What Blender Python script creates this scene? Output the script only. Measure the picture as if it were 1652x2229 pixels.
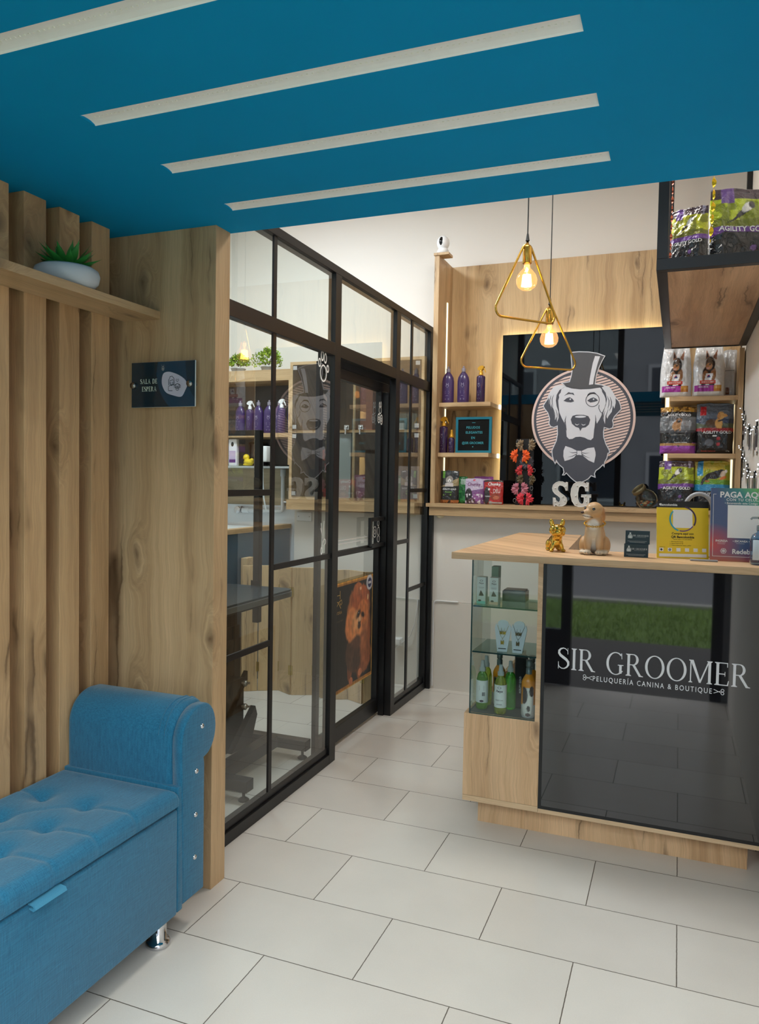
import bpy, bmesh, math, random
import numpy as np
from mathutils import Vector, Matrix, noise
from math import sin, cos, pi, radians

for o in list(bpy.data.objects): bpy.data.objects.remove(o)
scene = bpy.context.scene
COL = scene.collection

# ------------------------------------------------------------------ camera
cam_d = bpy.data.cameras.new('camera'); cam = bpy.data.objects.new('camera', cam_d); COL.objects.link(cam)
cr_, cu_, cf_ = Vector((0.93041, 0.36608, 0.01727)), Vector((-0.03070, 0.03090, 0.99905)), Vector((-0.36519, 0.93009, -0.04026))
cf_ = cf_.normalized(); cr_ = (cr_ - cf_*cr_.dot(cf_)).normalized(); cu_ = cr_.cross(cf_)
R3 = Matrix((cr_, cu_, -cf_)).transposed()
cam.matrix_world = Matrix.Translation((0, 0, 1.45)) @ R3.to_4x4()
cam_d.sensor_fit = 'HORIZONTAL'; cam_d.sensor_width = 36.0
cam_d.lens = 36.0*1657.15/1652.0
cam_d.clip_start = .05; cam_d.clip_end = 200
scene.camera = cam

# ------------------------------------------------------------------ view + sky
vs = scene.view_settings
vs.view_transform = 'Standard'; vs.look = 'None'; vs.gamma = 1.0; vs.use_curve_mapping = False
vs.exposure = 0.08
world = bpy.data.worlds.new('overcast_sky'); scene.world = world; world.use_nodes = True
wn = world.node_tree.nodes; wl = world.node_tree.links
bg = wn['Background']
tc = wn.new('ShaderNodeTexCoord'); sep = wn.new('ShaderNodeSeparateXYZ'); rmp = wn.new('ShaderNodeValToRGB')
wl.new(tc.outputs['Generated'], sep.inputs[0]); wl.new(sep.outputs['Z'], rmp.inputs[0])
rmp.color_ramp.elements[0].position = 0.0; rmp.color_ramp.elements[0].color = (.80, .87, .95, 1)
rmp.color_ramp.elements[1].position = .6; rmp.color_ramp.elements[1].color = (.95, .98, 1, 1)
wl.new(rmp.outputs[0], bg.inputs['Color']); bg.inputs['Strength'].default_value = 5.6

def area_lamp(name, loc, size, energy, color, rot=(0, 0, 0), sizey=None):
    l = bpy.data.lights.new(name, 'AREA'); l.energy = energy; l.color = color; l.size = size
    if sizey: l.shape = 'RECTANGLE'; l.size_y = sizey
    o = bpy.data.objects.new(name, l); o.location = loc; o.rotation_euler = rot; COL.objects.link(o)
    return o
# unseen fill lamps added to brighten the back and grooming rooms (housings built below)
FILL_LAMPS = [((-.75, 3.5, 3.555), 30), ((-2.45, 3.9, 3.555), 55)]
for i, (p_, e_) in enumerate(FILL_LAMPS):
    area_lamp('added_ceiling_fill', p_, .55, e_, (1.0, .95, .88) if i == 0 else (.80, .91, 1.0))

# ------------------------------------------------------------------ helpers
def lin(v):
    v /= 255.0
    return v/12.92 if v <= .04045 else ((v+.055)/1.055)**2.4
def C(r, g, b): return (lin(r), lin(g), lin(b), 1.0)
MATS = {}
def nn(nt, t, **kw):
    n = nt.nodes.new(t)
    for k, v in kw.items():
        if hasattr(n, k): setattr(n, k, v)
        else: n.inputs[k].default_value = v
    return n
def mat(name, col=(200, 200, 200), rough=.5, metal=0.0, spec=.5, coat=0.0, bump=0.0, bscale=60, var=0.0, emit=None, estr=0, trans=0, ior=1.5, alpha=1, coatr=.05, sheen=0):
    if name in MATS: return MATS[name]
    m = bpy.data.materials.new(name); m.use_nodes = True; nt = m.node_tree; b = nt.nodes['Principled BSDF']
    b.inputs['Base Color'].default_value = C(*col); b.inputs['Roughness'].default_value = rough
    b.inputs['Metallic'].default_value = metal; b.inputs['Specular IOR Level'].default_value = spec
    b.inputs['Coat Weight'].default_value = coat; b.inputs['Coat Roughness'].default_value = coatr
    b.inputs['Transmission Weight'].default_value = trans; b.inputs['IOR'].default_value = ior
    b.inputs['Alpha'].default_value = alpha; b.inputs['Sheen Weight'].default_value = sheen
    if emit: b.inputs['Emission Color'].default_value = C(*emit); b.inputs['Emission Strength'].default_value = estr
    g = nn(nt, 'ShaderNodeNewGeometry')
    n = nn(nt, 'ShaderNodeTexNoise'); n.inputs['Scale'].default_value = bscale; n.inputs['Detail'].default_value = 4
    nt.links.new(g.outputs['Position'], n.inputs['Vector'])
    if bump:
        bp = nn(nt, 'ShaderNodeBump'); bp.inputs['Strength'].default_value = bump; bp.inputs['Distance'].default_value = .01
        nt.links.new(n.outputs['Fac'], bp.inputs['Height']); nt.links.new(bp.outputs[0], b.inputs['Normal'])
    if var:
        mx = nn(nt, 'ShaderNodeMix', data_type='RGBA'); mx.inputs[6].default_value = C(*[max(0, v*(1-var)) for v in col]); mx.inputs[7].default_value = C(*[min(255, v*(1+var)) for v in col])
        nt.links.new(n.outputs['Fac'], mx.inputs[0]); nt.links.new(mx.outputs[2], b.inputs['Base Color'])
    MATS[name] = m; return m

def wood(name, axis='Z', seed=0.0, light=(204, 172, 132), dark=(170, 138, 100), rough=.45, cracks=1.0):
    if name in MATS: return MATS[name]
    m = bpy.data.materials.new(name); m.use_nodes = True; nt = m.node_tree; L = nt.links.new; b = nt.nodes['Principled BSDF']
    g = nn(nt, 'ShaderNodeNewGeometry')
    off = nn(nt, 'ShaderNodeVectorMath', operation='ADD'); off.inputs[1].default_value = (seed*3.1, seed*1.7, seed*2.3); L(g.outputs['Position'], off.inputs[0])
    # u runs across the grain, w along it, so knots and cracks read the same on every face
    sp = nn(nt, 'ShaderNodeSeparateXYZ'); L(off.outputs[0], sp.inputs[0]); oth = [a for a in 'XYZ' if a != axis]
    def math_(op, a, bv=None, clamp=False, cv=None):
        n = nn(nt, 'ShaderNodeMath', operation=op); n.use_clamp = clamp
        for i_, q in enumerate((a, bv, cv)):
            if q is None: continue
            if hasattr(q, 'links'): L(q, n.inputs[i_])
            else: n.inputs[i_].default_value = q
        return n.outputs[0]
    U_ = math_('ADD', sp.outputs[oth[0]], sp.outputs[oth[1]]); W_ = sp.outputs[axis]
    def vec(su, sw, du=0.0, addu=None):
        c = nn(nt, 'ShaderNodeCombineXYZ'); q = math_('MULTIPLY_ADD', U_, su, cv=du)
        if addu is not None: q = math_('ADD', q, addu)
        L(q, c.inputs[0]); L(math_('MULTIPLY_ADD', W_, sw, cv=du*.37), c.inputs[1]); return c.outputs[0]
    def noi(v, sc, det=5, dist=.0, ro=.55):
        n = nn(nt, 'ShaderNodeTexNoise', noise_dimensions='2D'); n.inputs['Scale'].default_value = sc; n.inputs['Detail'].default_value = det
        n.inputs['Distortion'].default_value = dist; n.inputs['Roughness'].default_value = ro; L(v, n.inputs['Vector']); return n
    # knots first: the grain bends round them
    kn = noi(vec(1, .6, 2.0), 9, 3)
    kv = nn(nt, 'ShaderNodeVectorMath', operation='MULTIPLY_ADD'); kv.inputs[1].default_value = (.22, .22, 0); L(kn.outputs['Color'], kv.inputs[0]); L(vec(4.2, 1.7, 5.0), kv.inputs[2])
    v = nn(nt, 'ShaderNodeTexVoronoi', voronoi_dimensions='2D'); v.inputs['Scale'].default_value = 1.0; L(kv.outputs[0], v.inputs['Vector'])
    sc_ = nn(nt, 'ShaderNodeSeparateColor'); L(v.outputs['Color'], sc_.inputs[0])
    kg = math_('GREATER_THAN', sc_.outputs[0], .50)
    kd = math_('SUBTRACT', 1.0, math_('DIVIDE', v.outputs['Distance'], .30), True)
    bend = math_('MULTIPLY', math_('MULTIPLY', math_('POWER', kd, 2.0), kg), .16)
    wob = math_('MULTIPLY', noi(vec(.6, 2.2, 8.0), 2.2, 3).outputs['Fac'], .035)
    bw = math_('ADD', bend, wob)
    broad = noi(vec(1, .045, 1.0, bw), 11, 6, .35, .6)
    r = nn(nt, 'ShaderNodeValToRGB'); L(broad.outputs['Fac'], r.inputs[0])
    e = r.color_ramp.elements; e[0].position = .30; e[0].color = C(*dark); e[1].position = .66; e[1].color = C(*light)
    e2 = e.new(.47); e2.color = C(*[(a*.62+c_*.38) for a, c_ in zip(light, dark)])
    fiber = noi(vec(1, .02, 3.0, bw), 170, 3, .2, .7)
    f = math_('MULTIPLY_ADD', fiber.outputs['Fac'], .50, cv=.75)
    mx = nn(nt, 'ShaderNodeMix', data_type='RGBA', blend_type='MULTIPLY'); mx.inputs[0].default_value = 1
    L(r.outputs[0], mx.inputs[6]); L(f, mx.inputs[7])
    big = noi(vec(1, .35, 9.0), 1.9, 2)
    mx0 = nn(nt, 'ShaderNodeMix', data_type='RGBA', blend_type='MULTIPLY'); mx0.inputs[0].default_value = 1
    L(mx.outputs[2], mx0.inputs[6]); L(math_('MULTIPLY_ADD', big.outputs['Fac'], .5, cv=.75), mx0.inputs[7])
    # long, nearly straight drying cracks with a soft dark edge
    c1 = noi(vec(1, .035, 5.0, math_('MULTIPLY_ADD', noi(vec(1, 1, 6.0), 7, 4).outputs['Fac'], .035, cv=0.0)), 4.2, 2, 0, .5)
    d = math_('ABSOLUTE', math_('SUBTRACT', c1.outputs['Fac'], .5))
    gate = noi(vec(1.2, .9, 7.0), 2.4, 3)
    gt = math_('MULTIPLY', math_('SUBTRACT', gate.outputs['Fac'], .47), 8.0, True)
    ck = math_('MULTIPLY', math_('MULTIPLY', math_('SUBTRACT', 1.0, math_('DIVIDE', d, .011), True), gt, True), .85*cracks)
    halo = math_('MULTIPLY', math_('MULTIPLY', math_('SUBTRACT', 1.0, math_('DIVIDE', d, .05), True), gt, True), .30*cracks)
    core = math_('SUBTRACT', 1.0, math_('DIVIDE', v.outputs['Distance'], .10), True)
    ringp = math_('MULTIPLY', math_('ADD', math_('SINE', math_('MULTIPLY', v.outputs['Distance'], 95.0)), 1.0), .16)
    k2 = math_('MULTIPLY', math_('MULTIPLY', math_('MAXIMUM', math_('POWER', core, .8), math_('MULTIPLY', ringp, kd)), kg), .8*min(1, cracks))
    tot = math_('MAXIMUM', math_('MAXIMUM', ck, halo), k2)
    mx2 = nn(nt, 'ShaderNodeMix', data_type='RGBA'); L(tot, mx2.inputs[0]); L(mx0.outputs[2], mx2.inputs[6]); mx2.inputs[7].default_value = C(92, 66, 44)
    L(mx2.outputs[2], b.inputs['Base Color']); b.inputs['Roughness'].default_value = rough; b.inputs['Specular IOR Level'].default_value = .35
    bp = nn(nt, 'ShaderNodeBump'); bp.inputs['Strength'].default_value = .12; bp.inputs['Distance'].default_value = .003
    L(fiber.outputs['Fac'], bp.inputs['Height']); L(bp.outputs[0], b.inputs['Normal'])
    MATS[name] = m; return m

def vcol_mat(name, rough=.3, coat=.4, bump=0.0, bscale=25, metal=0.0):
    if name in MATS: return MATS[name]
    m = bpy.data.materials.new(name); m.use_nodes = True; nt = m.node_tree; b = nt.nodes['Principled BSDF']
    a = nn(nt, 'ShaderNodeVertexColor'); a.layer_name = 'Print'; nt.links.new(a.outputs[0], b.inputs['Base Color'])
    b.inputs['Roughness'].default_value = rough; b.inputs['Coat Weight'].default_value = coat; b.inputs['Metallic'].default_value = metal; b.inputs['Coat Roughness'].default_value = .12
    if bump:
        n = nn(nt, 'ShaderNodeTexNoise'); n.inputs['Scale'].default_value = bscale; n.inputs['Detail'].default_value = 3; n.inputs['Distortion'].default_value = 1.2
        g = nn(nt, 'ShaderNodeNewGeometry'); nt.links.new(g.outputs['Position'], n.inputs['Vector'])
        bp = nn(nt, 'ShaderNodeBump'); bp.inputs['Strength'].default_value = bump; bp.inputs['Distance'].default_value = .02
        nt.links.new(n.outputs['Fac'], bp.inputs['Height']); nt.links.new(bp.outputs[0], b.inputs['Normal'])
    MATS[name] = m; return m

def glass_mat(name, tint=(235, 243, 241), ior=1.5, gloss_rough=.0, boost=1.0):
    """thin pane: light goes straight through, the rest mirrors by Fresnel"""
    if name in MATS: return MATS[name]
    m = bpy.data.materials.new(name); m.use_nodes = True; nt = m.node_tree; nt.nodes.remove(nt.nodes['Principled BSDF'])
    out = nt.nodes['Material Output']
    t = nn(nt, 'ShaderNodeBsdfTransparent'); t.inputs[0].default_value = C(*tint)
    gl = nn(nt, 'ShaderNodeBsdfGlossy'); gl.inputs['Roughness'].default_value = gloss_rough
    g = nn(nt, 'ShaderNodeNewGeometry'); dp = nn(nt, 'ShaderNodeVectorMath', operation='DOT_PRODUCT'); nt.links.new(g.outputs['Normal'], dp.inputs[0]); nt.links.new(g.outputs['Incoming'], dp.inputs[1])
    ab = nn(nt, 'ShaderNodeMath', operation='ABSOLUTE'); nt.links.new(dp.outputs['Value'], ab.inputs[0]); om = nn(nt, 'ShaderNodeMath', operation='SUBTRACT'); om.inputs[0].default_value = 1; nt.links.new(ab.outputs[0], om.inputs[1])
    pw = nn(nt, 'ShaderNodeMath', operation='POWER'); pw.inputs[1].default_value = 5; nt.links.new(om.outputs[0], pw.inputs[0])
    f0 = ((ior-1)/(ior+1))**2; fr = nn(nt, 'ShaderNodeMath', operation='MULTIPLY_ADD'); fr.inputs[1].default_value = 1-f0; fr.inputs[2].default_value = f0; nt.links.new(pw.outputs[0], fr.inputs[0])
    ml = nn(nt, 'ShaderNodeMath', operation='MULTIPLY'); ml.use_clamp = True; ml.inputs[1].default_value = boost; nt.links.new(fr.outputs[0], ml.inputs[0])
    mx = nn(nt, 'ShaderNodeMixShader'); nt.links.new(ml.outputs[0], mx.inputs[0]); nt.links.new(t.outputs[0], mx.inputs[1]); nt.links.new(gl.outputs[0], mx.inputs[2])
    nt.links.new(mx.outputs[0], out.inputs[0]); MATS[name] = m; return m

class MB:
    """collects shapes and links them as ONE mesh object"""
    def __init__(s): s.v = []; s.f = []; s.m = []; s.sm = []; s.M = Matrix.Identity(4); s.fn = None
    def _add(s, vs, fs, mi=0, smooth=False):
        o = len(s.v)
        for p in vs:
            q = s.M @ Vector(p)
            if s.fn: q = s.fn(q)
            s.v.append(tuple(q))
        for f in fs: s.f.append([i+o for i in f]); s.m.append(mi); s.sm.append(smooth)
    def box(s, x0, x1, y0, y1, z0, z1, mi=0):
        x0, x1 = min(x0, x1), max(x0, x1); y0, y1 = min(y0, y1), max(y0, y1); z0, z1 = min(z0, z1), max(z0, z1)
        s._add([(x0,y0,z0),(x1,y0,z0),(x1,y1,z0),(x0,y1,z0),(x0,y0,z1),(x1,y0,z1),(x1,y1,z1),(x0,y1,z1)],
               [(0,3,2,1),(4,5,6,7),(0,1,5,4),(1,2,6,5),(2,3,7,6),(3,0,4,7)], mi); return s
    def rbox(s, x0, x1, y0, y1, z0, z1, r=.005, seg=2, mi=0):
        bm = bmesh.new(); bmesh.ops.create_cube(bm, size=1)
        for v in bm.verts: v.co = Vector(((x0+x1)/2+v.co.x*abs(x1-x0), (y0+y1)/2+v.co.y*abs(y1-y0), (z0+z1)/2+v.co.z*abs(z1-z0)))
        bmesh.ops.bevel(bm, geom=bm.edges[:]+bm.verts[:], offset=r, segments=seg, profile=.5, affect='EDGES')
        s.bm(bm, mi, True); return s
    def bm(s, bm, mi=0, smooth=False):
        bm.verts.index_update(); s._add([v.co.copy() for v in bm.verts], [[v.index for v in f.verts] for f in bm.faces], mi, smooth); bm.free(); return s
    def prism(s, pts, axis='y', a=0, b=.01, mi=0, smooth=False):
        """polygon pts (u,v) extruded along axis from a (front) to b; y: (x,z), x: (y,z), z: (x,y)"""
        def P(u, v, w): return {'y': (u, w, v), 'x': (w, u, v), 'z': (u, v, w)}[axis]
        n = len(pts); vs = [P(u, v, a) for u, v in pts]+[P(u, v, b) for u, v in pts]
        fs = [list(range(n)), list(range(2*n-1, n-1, -1))]+[[i, i+n, (i+1) % n+n, (i+1) % n] for i in range(n)]
        s._add(vs, fs, mi, smooth); return s
    def poly(s, pts, axis='y', a=0, mi=0):
        def P(u, v, w): return {'y': (u, w, v), 'x': (w, u, v), 'z': (u, v, w)}[axis]
        s._add([P(u, v, a) for u, v in pts], [list(range(len(pts)))], mi); return s
    def tube(s, pts, r, n=10, mi=0, closed=False, cap=True):
        P = [Vector(p) for p in pts]; N = len(P); rr = r if hasattr(r, '__len__') else [r]*N
        rings = []; up = None
        for i, p in enumerate(P):
            t = (P[(i+1) % N]-P[i-1]) if (closed or 0 < i < N-1) else (P[1]-P[0] if i == 0 else P[-1]-P[-2])
            t = t.normalized() if t.length > 1e-9 else Vector((0, 0, 1))
            if up is None: up = Vector((0, 0, 1)) if abs(t.z) < .9 else Vector((1, 0, 0))
            a = t.cross(up)
            if a.length < 1e-6: a = t.orthogonal()
            a.normalize(); b = a.cross(t).normalized(); up = b
            rings.append([p+(a*cos(2*pi*k/n)+b*sin(2*pi*k/n))*rr[i] for k in range(n)])
        vs = [v for R in rings for v in R]; fs = []
        for i in range(N if closed else N-1):
            j = (i+1) % N
            for k in range(n): fs.append([i*n+k, i*n+(k+1) % n, j*n+(k+1) % n, j*n+k])
        s._add(vs, fs, mi, True)
        if cap and not closed: s._add(rings[0], [list(range(n))], mi); s._add(rings[-1], [list(range(n))[::-1]], mi)
        return s
    def lathe(s, prof, c=(0, 0, 0), n=28, mi=0, sx=1, sy=1, smooth=True):
        vs = []; fs = []; m = len(prof)
        for (r, z) in prof:
            for k in range(n): vs.append((c[0]+r*sx*cos(2*pi*k/n), c[1]+r*sy*sin(2*pi*k/n), c[2]+z))
        for i in range(m-1):
            for k in range(n): fs.append([i*n+k, i*n+(k+1) % n, (i+1)*n+(k+1) % n, (i+1)*n+k])
        s._add(vs, fs, mi, smooth)
        if prof[0][0] > 1e-5: s._add(vs[:n], [list(range(n))[::-1]], mi)
        if prof[-1][0] > 1e-5: s._add(vs[-n:], [list(range(n))], mi)
        return s
    def ball(s, c, r, n=20, mi=0):
        rx, ry, rz = r if hasattr(r, '__len__') else (r, r, r); m = n//2
        prof = [(max(1e-6, sin(pi*i/m)), -cos(pi*i/m)) for i in range(m+1)]
        vs = [(c[0]+a*rx*cos(2*pi*k/n), c[1]+a*ry*sin(2*pi*k/n), c[2]+z*rz) for a, z in prof for k in range(n)]
        s._add(vs, [[i*n+k, i*n+(k+1) % n, (i+1)*n+(k+1) % n, (i+1)*n+k] for i in range(m) for k in range(n)], mi, True); return s
    def ring(s, cx, cz, ro, ri, axis='y', a=0, n=40, mi=0, rz=None, a0=0, a1=2*pi, b=None):
        k = (rz or ro)/ro; th = [a0+(a1-a0)*i/n for i in range(n+1)]
        for i in range(n):
            q = [(cx+ro*cos(th[i]), cz+ro*k*sin(th[i])), (cx+ro*cos(th[i+1]), cz+ro*k*sin(th[i+1])), (cx+ri*cos(th[i+1]), cz+ri*k*sin(th[i+1])), (cx+ri*cos(th[i]), cz+ri*k*sin(th[i]))]
            s.poly(q, axis, a, mi) if b is None else s.prism(q, axis, a, b, mi)
        return s
    def disc(s, cx, cz, r, axis='y', a=0, n=32, mi=0, rz=None):
        rz = rz or r; return s.poly([(cx+r*cos(2*pi*i/n), cz+rz*sin(2*pi*i/n)) for i in range(n)], axis, a, mi)
    def line(s, pts, w, axis='y', a=0, mi=0):
        """flat stroke of width w (or list) through 2D pts"""
        n = len(pts); L = []; Rr = []
        for i in range(n):
            p = pts[i]; q0 = pts[max(0, i-1)]; q1 = pts[min(n-1, i+1)]
            dx, dy = q1[0]-q0[0], q1[1]-q0[1]; l = math.hypot(dx, dy) or 1; ww = (w[i] if hasattr(w, '__len__') else w)/2
            L.append((p[0]-dy/l*ww, p[1]+dx/l*ww)); Rr.append((p[0]+dy/l*ww, p[1]-dx/l*ww))
        for i in range(n-1): s.poly([L[i], L[i+1], Rr[i+1], Rr[i]], axis, a, mi)
        return s
    def text(s, txt, size, cx, cz, axis='y', a=0, mi=0, align='CENTER', bold=0.0, sx=1.0, spacing=1.0, shear=0.0, flip=1):
        vs, fs, w = text_mesh(txt, bold, spacing, shear)
        k = size/.73
        ox = {'CENTER': -w/2, 'LEFT': 0, 'RIGHT': -w}[align]
        def P(u, v): return {'y': (u, a, v), 'x': (a, u, v), 'z': (u, v, a)}[axis]
        s._add([P(cx+(x+ox)*k*sx*flip, cz+(y-.365)*k) for x, y in vs], fs, mi); return s
    def serif(s, txt, size, cx, cz, axis='y', a=0, mi=0, gap=.16, sx=1.0, bold=1.0, align='CENTER'):
        gl = [SERIF(ch, bold) for ch in txt]; w = sum(g[1] for g in gl)+gap*(len(gl)-1)
        kk = 0; x = cx-(w*size*sx/2 if align == 'CENTER' else 0)
        for polys, wd in gl:
            for p in polys: kk = kk+1; s.poly([(x+u*size*sx, cz+(v-.5)*size) for u, v in p], axis, a-kk*4e-6 if axis == 'y' else a+kk*4e-6, mi)
            x += (wd+gap)*size*sx
        return s
    def build(s, name, mats, parent=None, bevel=0):
        me = bpy.data.meshes.new(name); me.from_pydata(s.v, [], s.f)
        for m in (mats if isinstance(mats, (list, tuple)) else [mats]): me.materials.append(m)
        me.polygons.foreach_set('material_index', s.m); me.polygons.foreach_set('use_smooth', s.sm)
        bm = bmesh.new(); bm.from_mesh(me); 
        if len(bm.faces) < 60000 and not getattr(s, 'keepn', False): bmesh.ops.recalc_face_normals(bm, faces=bm.faces[:])
        bm.to_mesh(me); bm.free(); me.update()
        o = bpy.data.objects.new(name, me); COL.objects.link(o)
        if parent: o.parent = parent
        if bevel:
            md = o.modifiers.new('edge', 'BEVEL'); md.width = bevel; md.segments = 2; md.limit_method = 'ANGLE'; md.angle_limit = radians(40)
        return o

_tc = {}
def text_mesh(txt, bold=0.0, spacing=1.0, shear=0.0):
    key = (txt, bold, spacing, shear)
    if key in _tc: return _tc[key]
    cu = bpy.data.curves.new('t', 'FONT'); cu.body = txt; cu.size = 1.0; cu.offset = bold; cu.space_character = spacing; cu.shear = shear; cu.resolution_u = 3
    ob = bpy.data.objects.new('t', cu); COL.objects.link(ob)
    dg = bpy.context.evaluated_depsgraph_get(); me = bpy.data.meshes.new_from_object(ob.evaluated_get(dg))
    vs = [(v.co.x, v.co.y) for v in me.vertices]; fs = [list(p.vertices) for p in me.polygons]
    bpy.data.objects.remove(ob); bpy.data.meshes.remove(me); bpy.data.curves.remove(cu)
    x0 = min([v[0] for v in vs] or [0]); x1 = max([v[0] for v in vs] or [0])
    _tc[key] = ([(x-x0, y) for x, y in vs], fs, x1-x0); return _tc[key]

def SERIF(ch, bold=1.0):
    T_, t_ = .115*bold, .04*bold; sh = .035*bold; P = []
    def R(x0, x1, y0, y1): P.append([(x0, y0), (x1, y0), (x1, y1), (x0, y1)])
    def stem(x, w=T_, s=.07, y0=0, y1=1, top=True, bot=True):
        R(x, x+w, y0, y1)
        if bot: P.append([(x-s, y0), (x+w+s, y0), (x+w+s, y0+sh*.7), (x+w, y0+sh*1.8), (x, y0+sh*1.8), (x-s, y0+sh*.7)])
        if top: P.append([(x-s, y1), (x-s, y1-sh*.7), (x, y1-sh*1.8), (x+w, y1-sh*1.8), (x+w+s, y1-sh*.7), (x+w+s, y1)])
    def arc(cx, cy, rx, ry, a0, a1, th=T_, tn=t_, n=18):
        for i in range(n):
            q = []
            for a_, k in ((a0+(a1-a0)*i/n, 0), (a0+(a1-a0)*(i+1)/n, 0), (a0+(a1-a0)*(i+1)/n, 1), (a0+(a1-a0)*i/n, 1)):
                a_ = radians(a_); q.append((cx+(rx-k*th)*cos(a_), cy+(ry-k*tn)*sin(a_)))
            P.append(q)
    if ch == 'I': stem(.07); return P, .07*2+T_
    if ch == 'O': arc(.45, .5, .45, .52, 0, 360, n=36); return P, .9
    if ch == 'L':
        stem(.07); R(.07, .58, 0, t_); P.append([(.54, 0), (.60, 0), (.62, .24), (.59, .24)]); return P, .62
    if ch == 'E':
        stem(.07); R(.07, .58, 0, t_); R(.07, .55, 1-t_, 1); R(.18, .46, .5-t_/2, .5+t_/2)
        P.append([(.54, 0), (.60, 0), (.63, .22), (.60, .22)]); P.append([(.53, 1), (.57, 1), (.57, .8), (.54, .8)]); R(.44, .465, .4, .6); return P, .63
    if ch == 'D':
        stem(.07, s=.07); arc(.36, .5, .46, .5, -90, 90, n=24); R(.07, .36, 0, t_); R(.07, .36, 1-t_, 1); return P, .82
    if ch == 'P':
        stem(.07); arc(.34, .74, .26, .26, -90, 90); R(.15, .34, 1-t_, 1); R(.15, .34, .48, .48+t_); return P, .62
    if ch == 'R':
        stem(.07); arc(.34, .745, .26, .255, -90, 90); R(.15, .34, 1-t_, 1); R(.15, .34, .49, .49+t_)
        P.append([(.30, .50), (.42, .52), (.72, .06), (.82, .03), (.82, 0), (.63, 0)]); return P, .80
    if ch == 'A':
        P.append([(.36, 1), (.44, 1), (.80, 0), (.67, 0)]); P.append([(.36, 1), (.40, .93), (.13, .0), (.08, .0)]); R(.2, .62, .33, .33+t_)
        R(0, .24, 0, sh); R(.58, .88, 0, sh); return P, .88
    if ch == 'M':
        stem(.06, .05, .06); stem(.86, T_, .06); P.append([(.06, 1), (.20, 1), (.53, .1), (.47, .0)]); P.append([(.86, 1), (.92, 1), (.53, .0), (.48, .06)]); return P, 1.04
    if ch == 'G':
        arc(.45, .5, .45, .52, 48, 322, n=30); R(.62, .62+T_, .06, .45); R(.55, .82, .42, .42+sh); P.append([(.70, .98), (.74, .98), (.755, .72), (.725, .72)]); return P, .83
    if ch == 'S':
        pts = [(.50, .74), (.49, .86), (.40, .96), (.28, 1.0), (.15, .96), (.06, .86), (.06, .74), (.13, .64), (.28, .54), (.43, .44), (.52, .33), (.53, .2), (.46, .08), (.33, 0), (.2, 0), (.09, .06), (.04, .16), (.03, .3)]
        wd = [.03, .03, .04, .045, .07, .10, .115, .12, .125, .12, .115, .10, .07, .045, .04, .04, .03, .03]
        pts = [(x, .03+y*.95) for x, y in pts]
        for i in range(len(pts)-1):
            (x0, y0), (x1, y1) = pts[i], pts[i+1]
            def nrm(j):
                a_ = pts[max(0, j-1)]; b_ = pts[min(len(pts)-1, j+1)]; dx, dy = b_[0]-a_[0], b_[1]-a_[1]; l = math.hypot(dx, dy); return -dy/l, dx/l
            n0, n1 = nrm(i), nrm(i+1); w0, w1 = wd[i]*bold/2, wd[i+1]*bold/2
            P.append([(x0+n0[0]*w0, y0+n0[1]*w0), (x1+n1[0]*w1, y1+n1[1]*w1), (x1-n1[0]*w1, y1-n1[1]*w1), (x0-n0[0]*w0, y0-n0[1]*w0)])
        R(.485, .51, .7, .99); R(.02, .045, .0, .34); return P, .58
    return P, .35

def tag(o, label=None, cat=None, group=None, kind=None):
    if label: o['label'] = label
    if cat: o['category'] = cat
    if group: o['group'] = group
    if kind: o['kind'] = kind
    return o
def T(name, label, cat, loc=(0, 0, 0), rz=0.0, group=None, kind=None):
    o = bpy.data.objects.new(name, None); o.empty_display_size = .05; COL.objects.link(o)
    o.location = loc; o.rotation_euler = (0, 0, rz); return tag(o, label, cat, group, kind)
def S(o): o['kind'] = 'structure'; return o

# --------- printed sheets: a fine grid whose vertices carry the printed colour
def smooth_noise(U, V, s, seed=0):
    r = np.random.RandomState(seed); n = 24; g = r.rand(n+1, n+1)
    x = (U*s) % n; y = (V*s) % n; xi = x.astype(int); yi = y.astype(int); fx = x-xi; fy = y-yi
    fx = fx*fx*(3-2*fx); fy = fy*fy*(3-2*fy); xj = (xi+1) % n; yj = (yi+1) % n
    return (g[yi, xi]*(1-fx)+g[yi, xj]*fx)*(1-fy)+(g[yj, xi]*(1-fx)+g[yj, xj]*fx)*fy
class Paint:
    def __init__(s, nu, nv):
        s.V, s.U = np.meshgrid(np.linspace(0, 1, nv), np.linspace(0, 1, nu), indexing='ij'); s.c = np.ones((nv, nu, 3))
    def fill(s, mask, col, soft=None):
        c = np.array(C(*col)[:3]); m = np.asarray(mask, float)[..., None]; s.c = s.c*(1-m)+c*m; return s
    def rect(s, u0, u1, v0, v1, col): return s.fill((s.U >= u0) & (s.U <= u1) & (s.V >= v0) & (s.V <= v1), col)
    def ell(s, cu, cv, ru, rv, col, rot=0, soft=.12):
        du, dv = s.U-cu, s.V-cv; a = du*cos(rot)+dv*sin(rot); b = -du*sin(rot)+dv*cos(rot)
        d = np.sqrt((a/ru)**2+(b/rv)**2); return s.fill(np.clip((1-d)/soft+.5, 0, 1), col)
    def poly(s, pts, col):
        m = np.zeros(s.U.shape, bool); n = len(pts)
        for i in range(n):
            (x0, y0), (x1, y1) = pts[i], pts[(i+1) % n]
            if y0 == y1: continue
            c = ((y0 > s.V) != (y1 > s.V)) & (s.U < (x1-x0)*(s.V-y0)/(y1-y0)+x0); m ^= c
        return s.fill(m, col)
    def vary(s, amt, sc=12, seed=1):
        n = smooth_noise(s.U, s.V, sc, seed); s.c *= (1+amt*(n-.5)*2)[..., None]; return s
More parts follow.
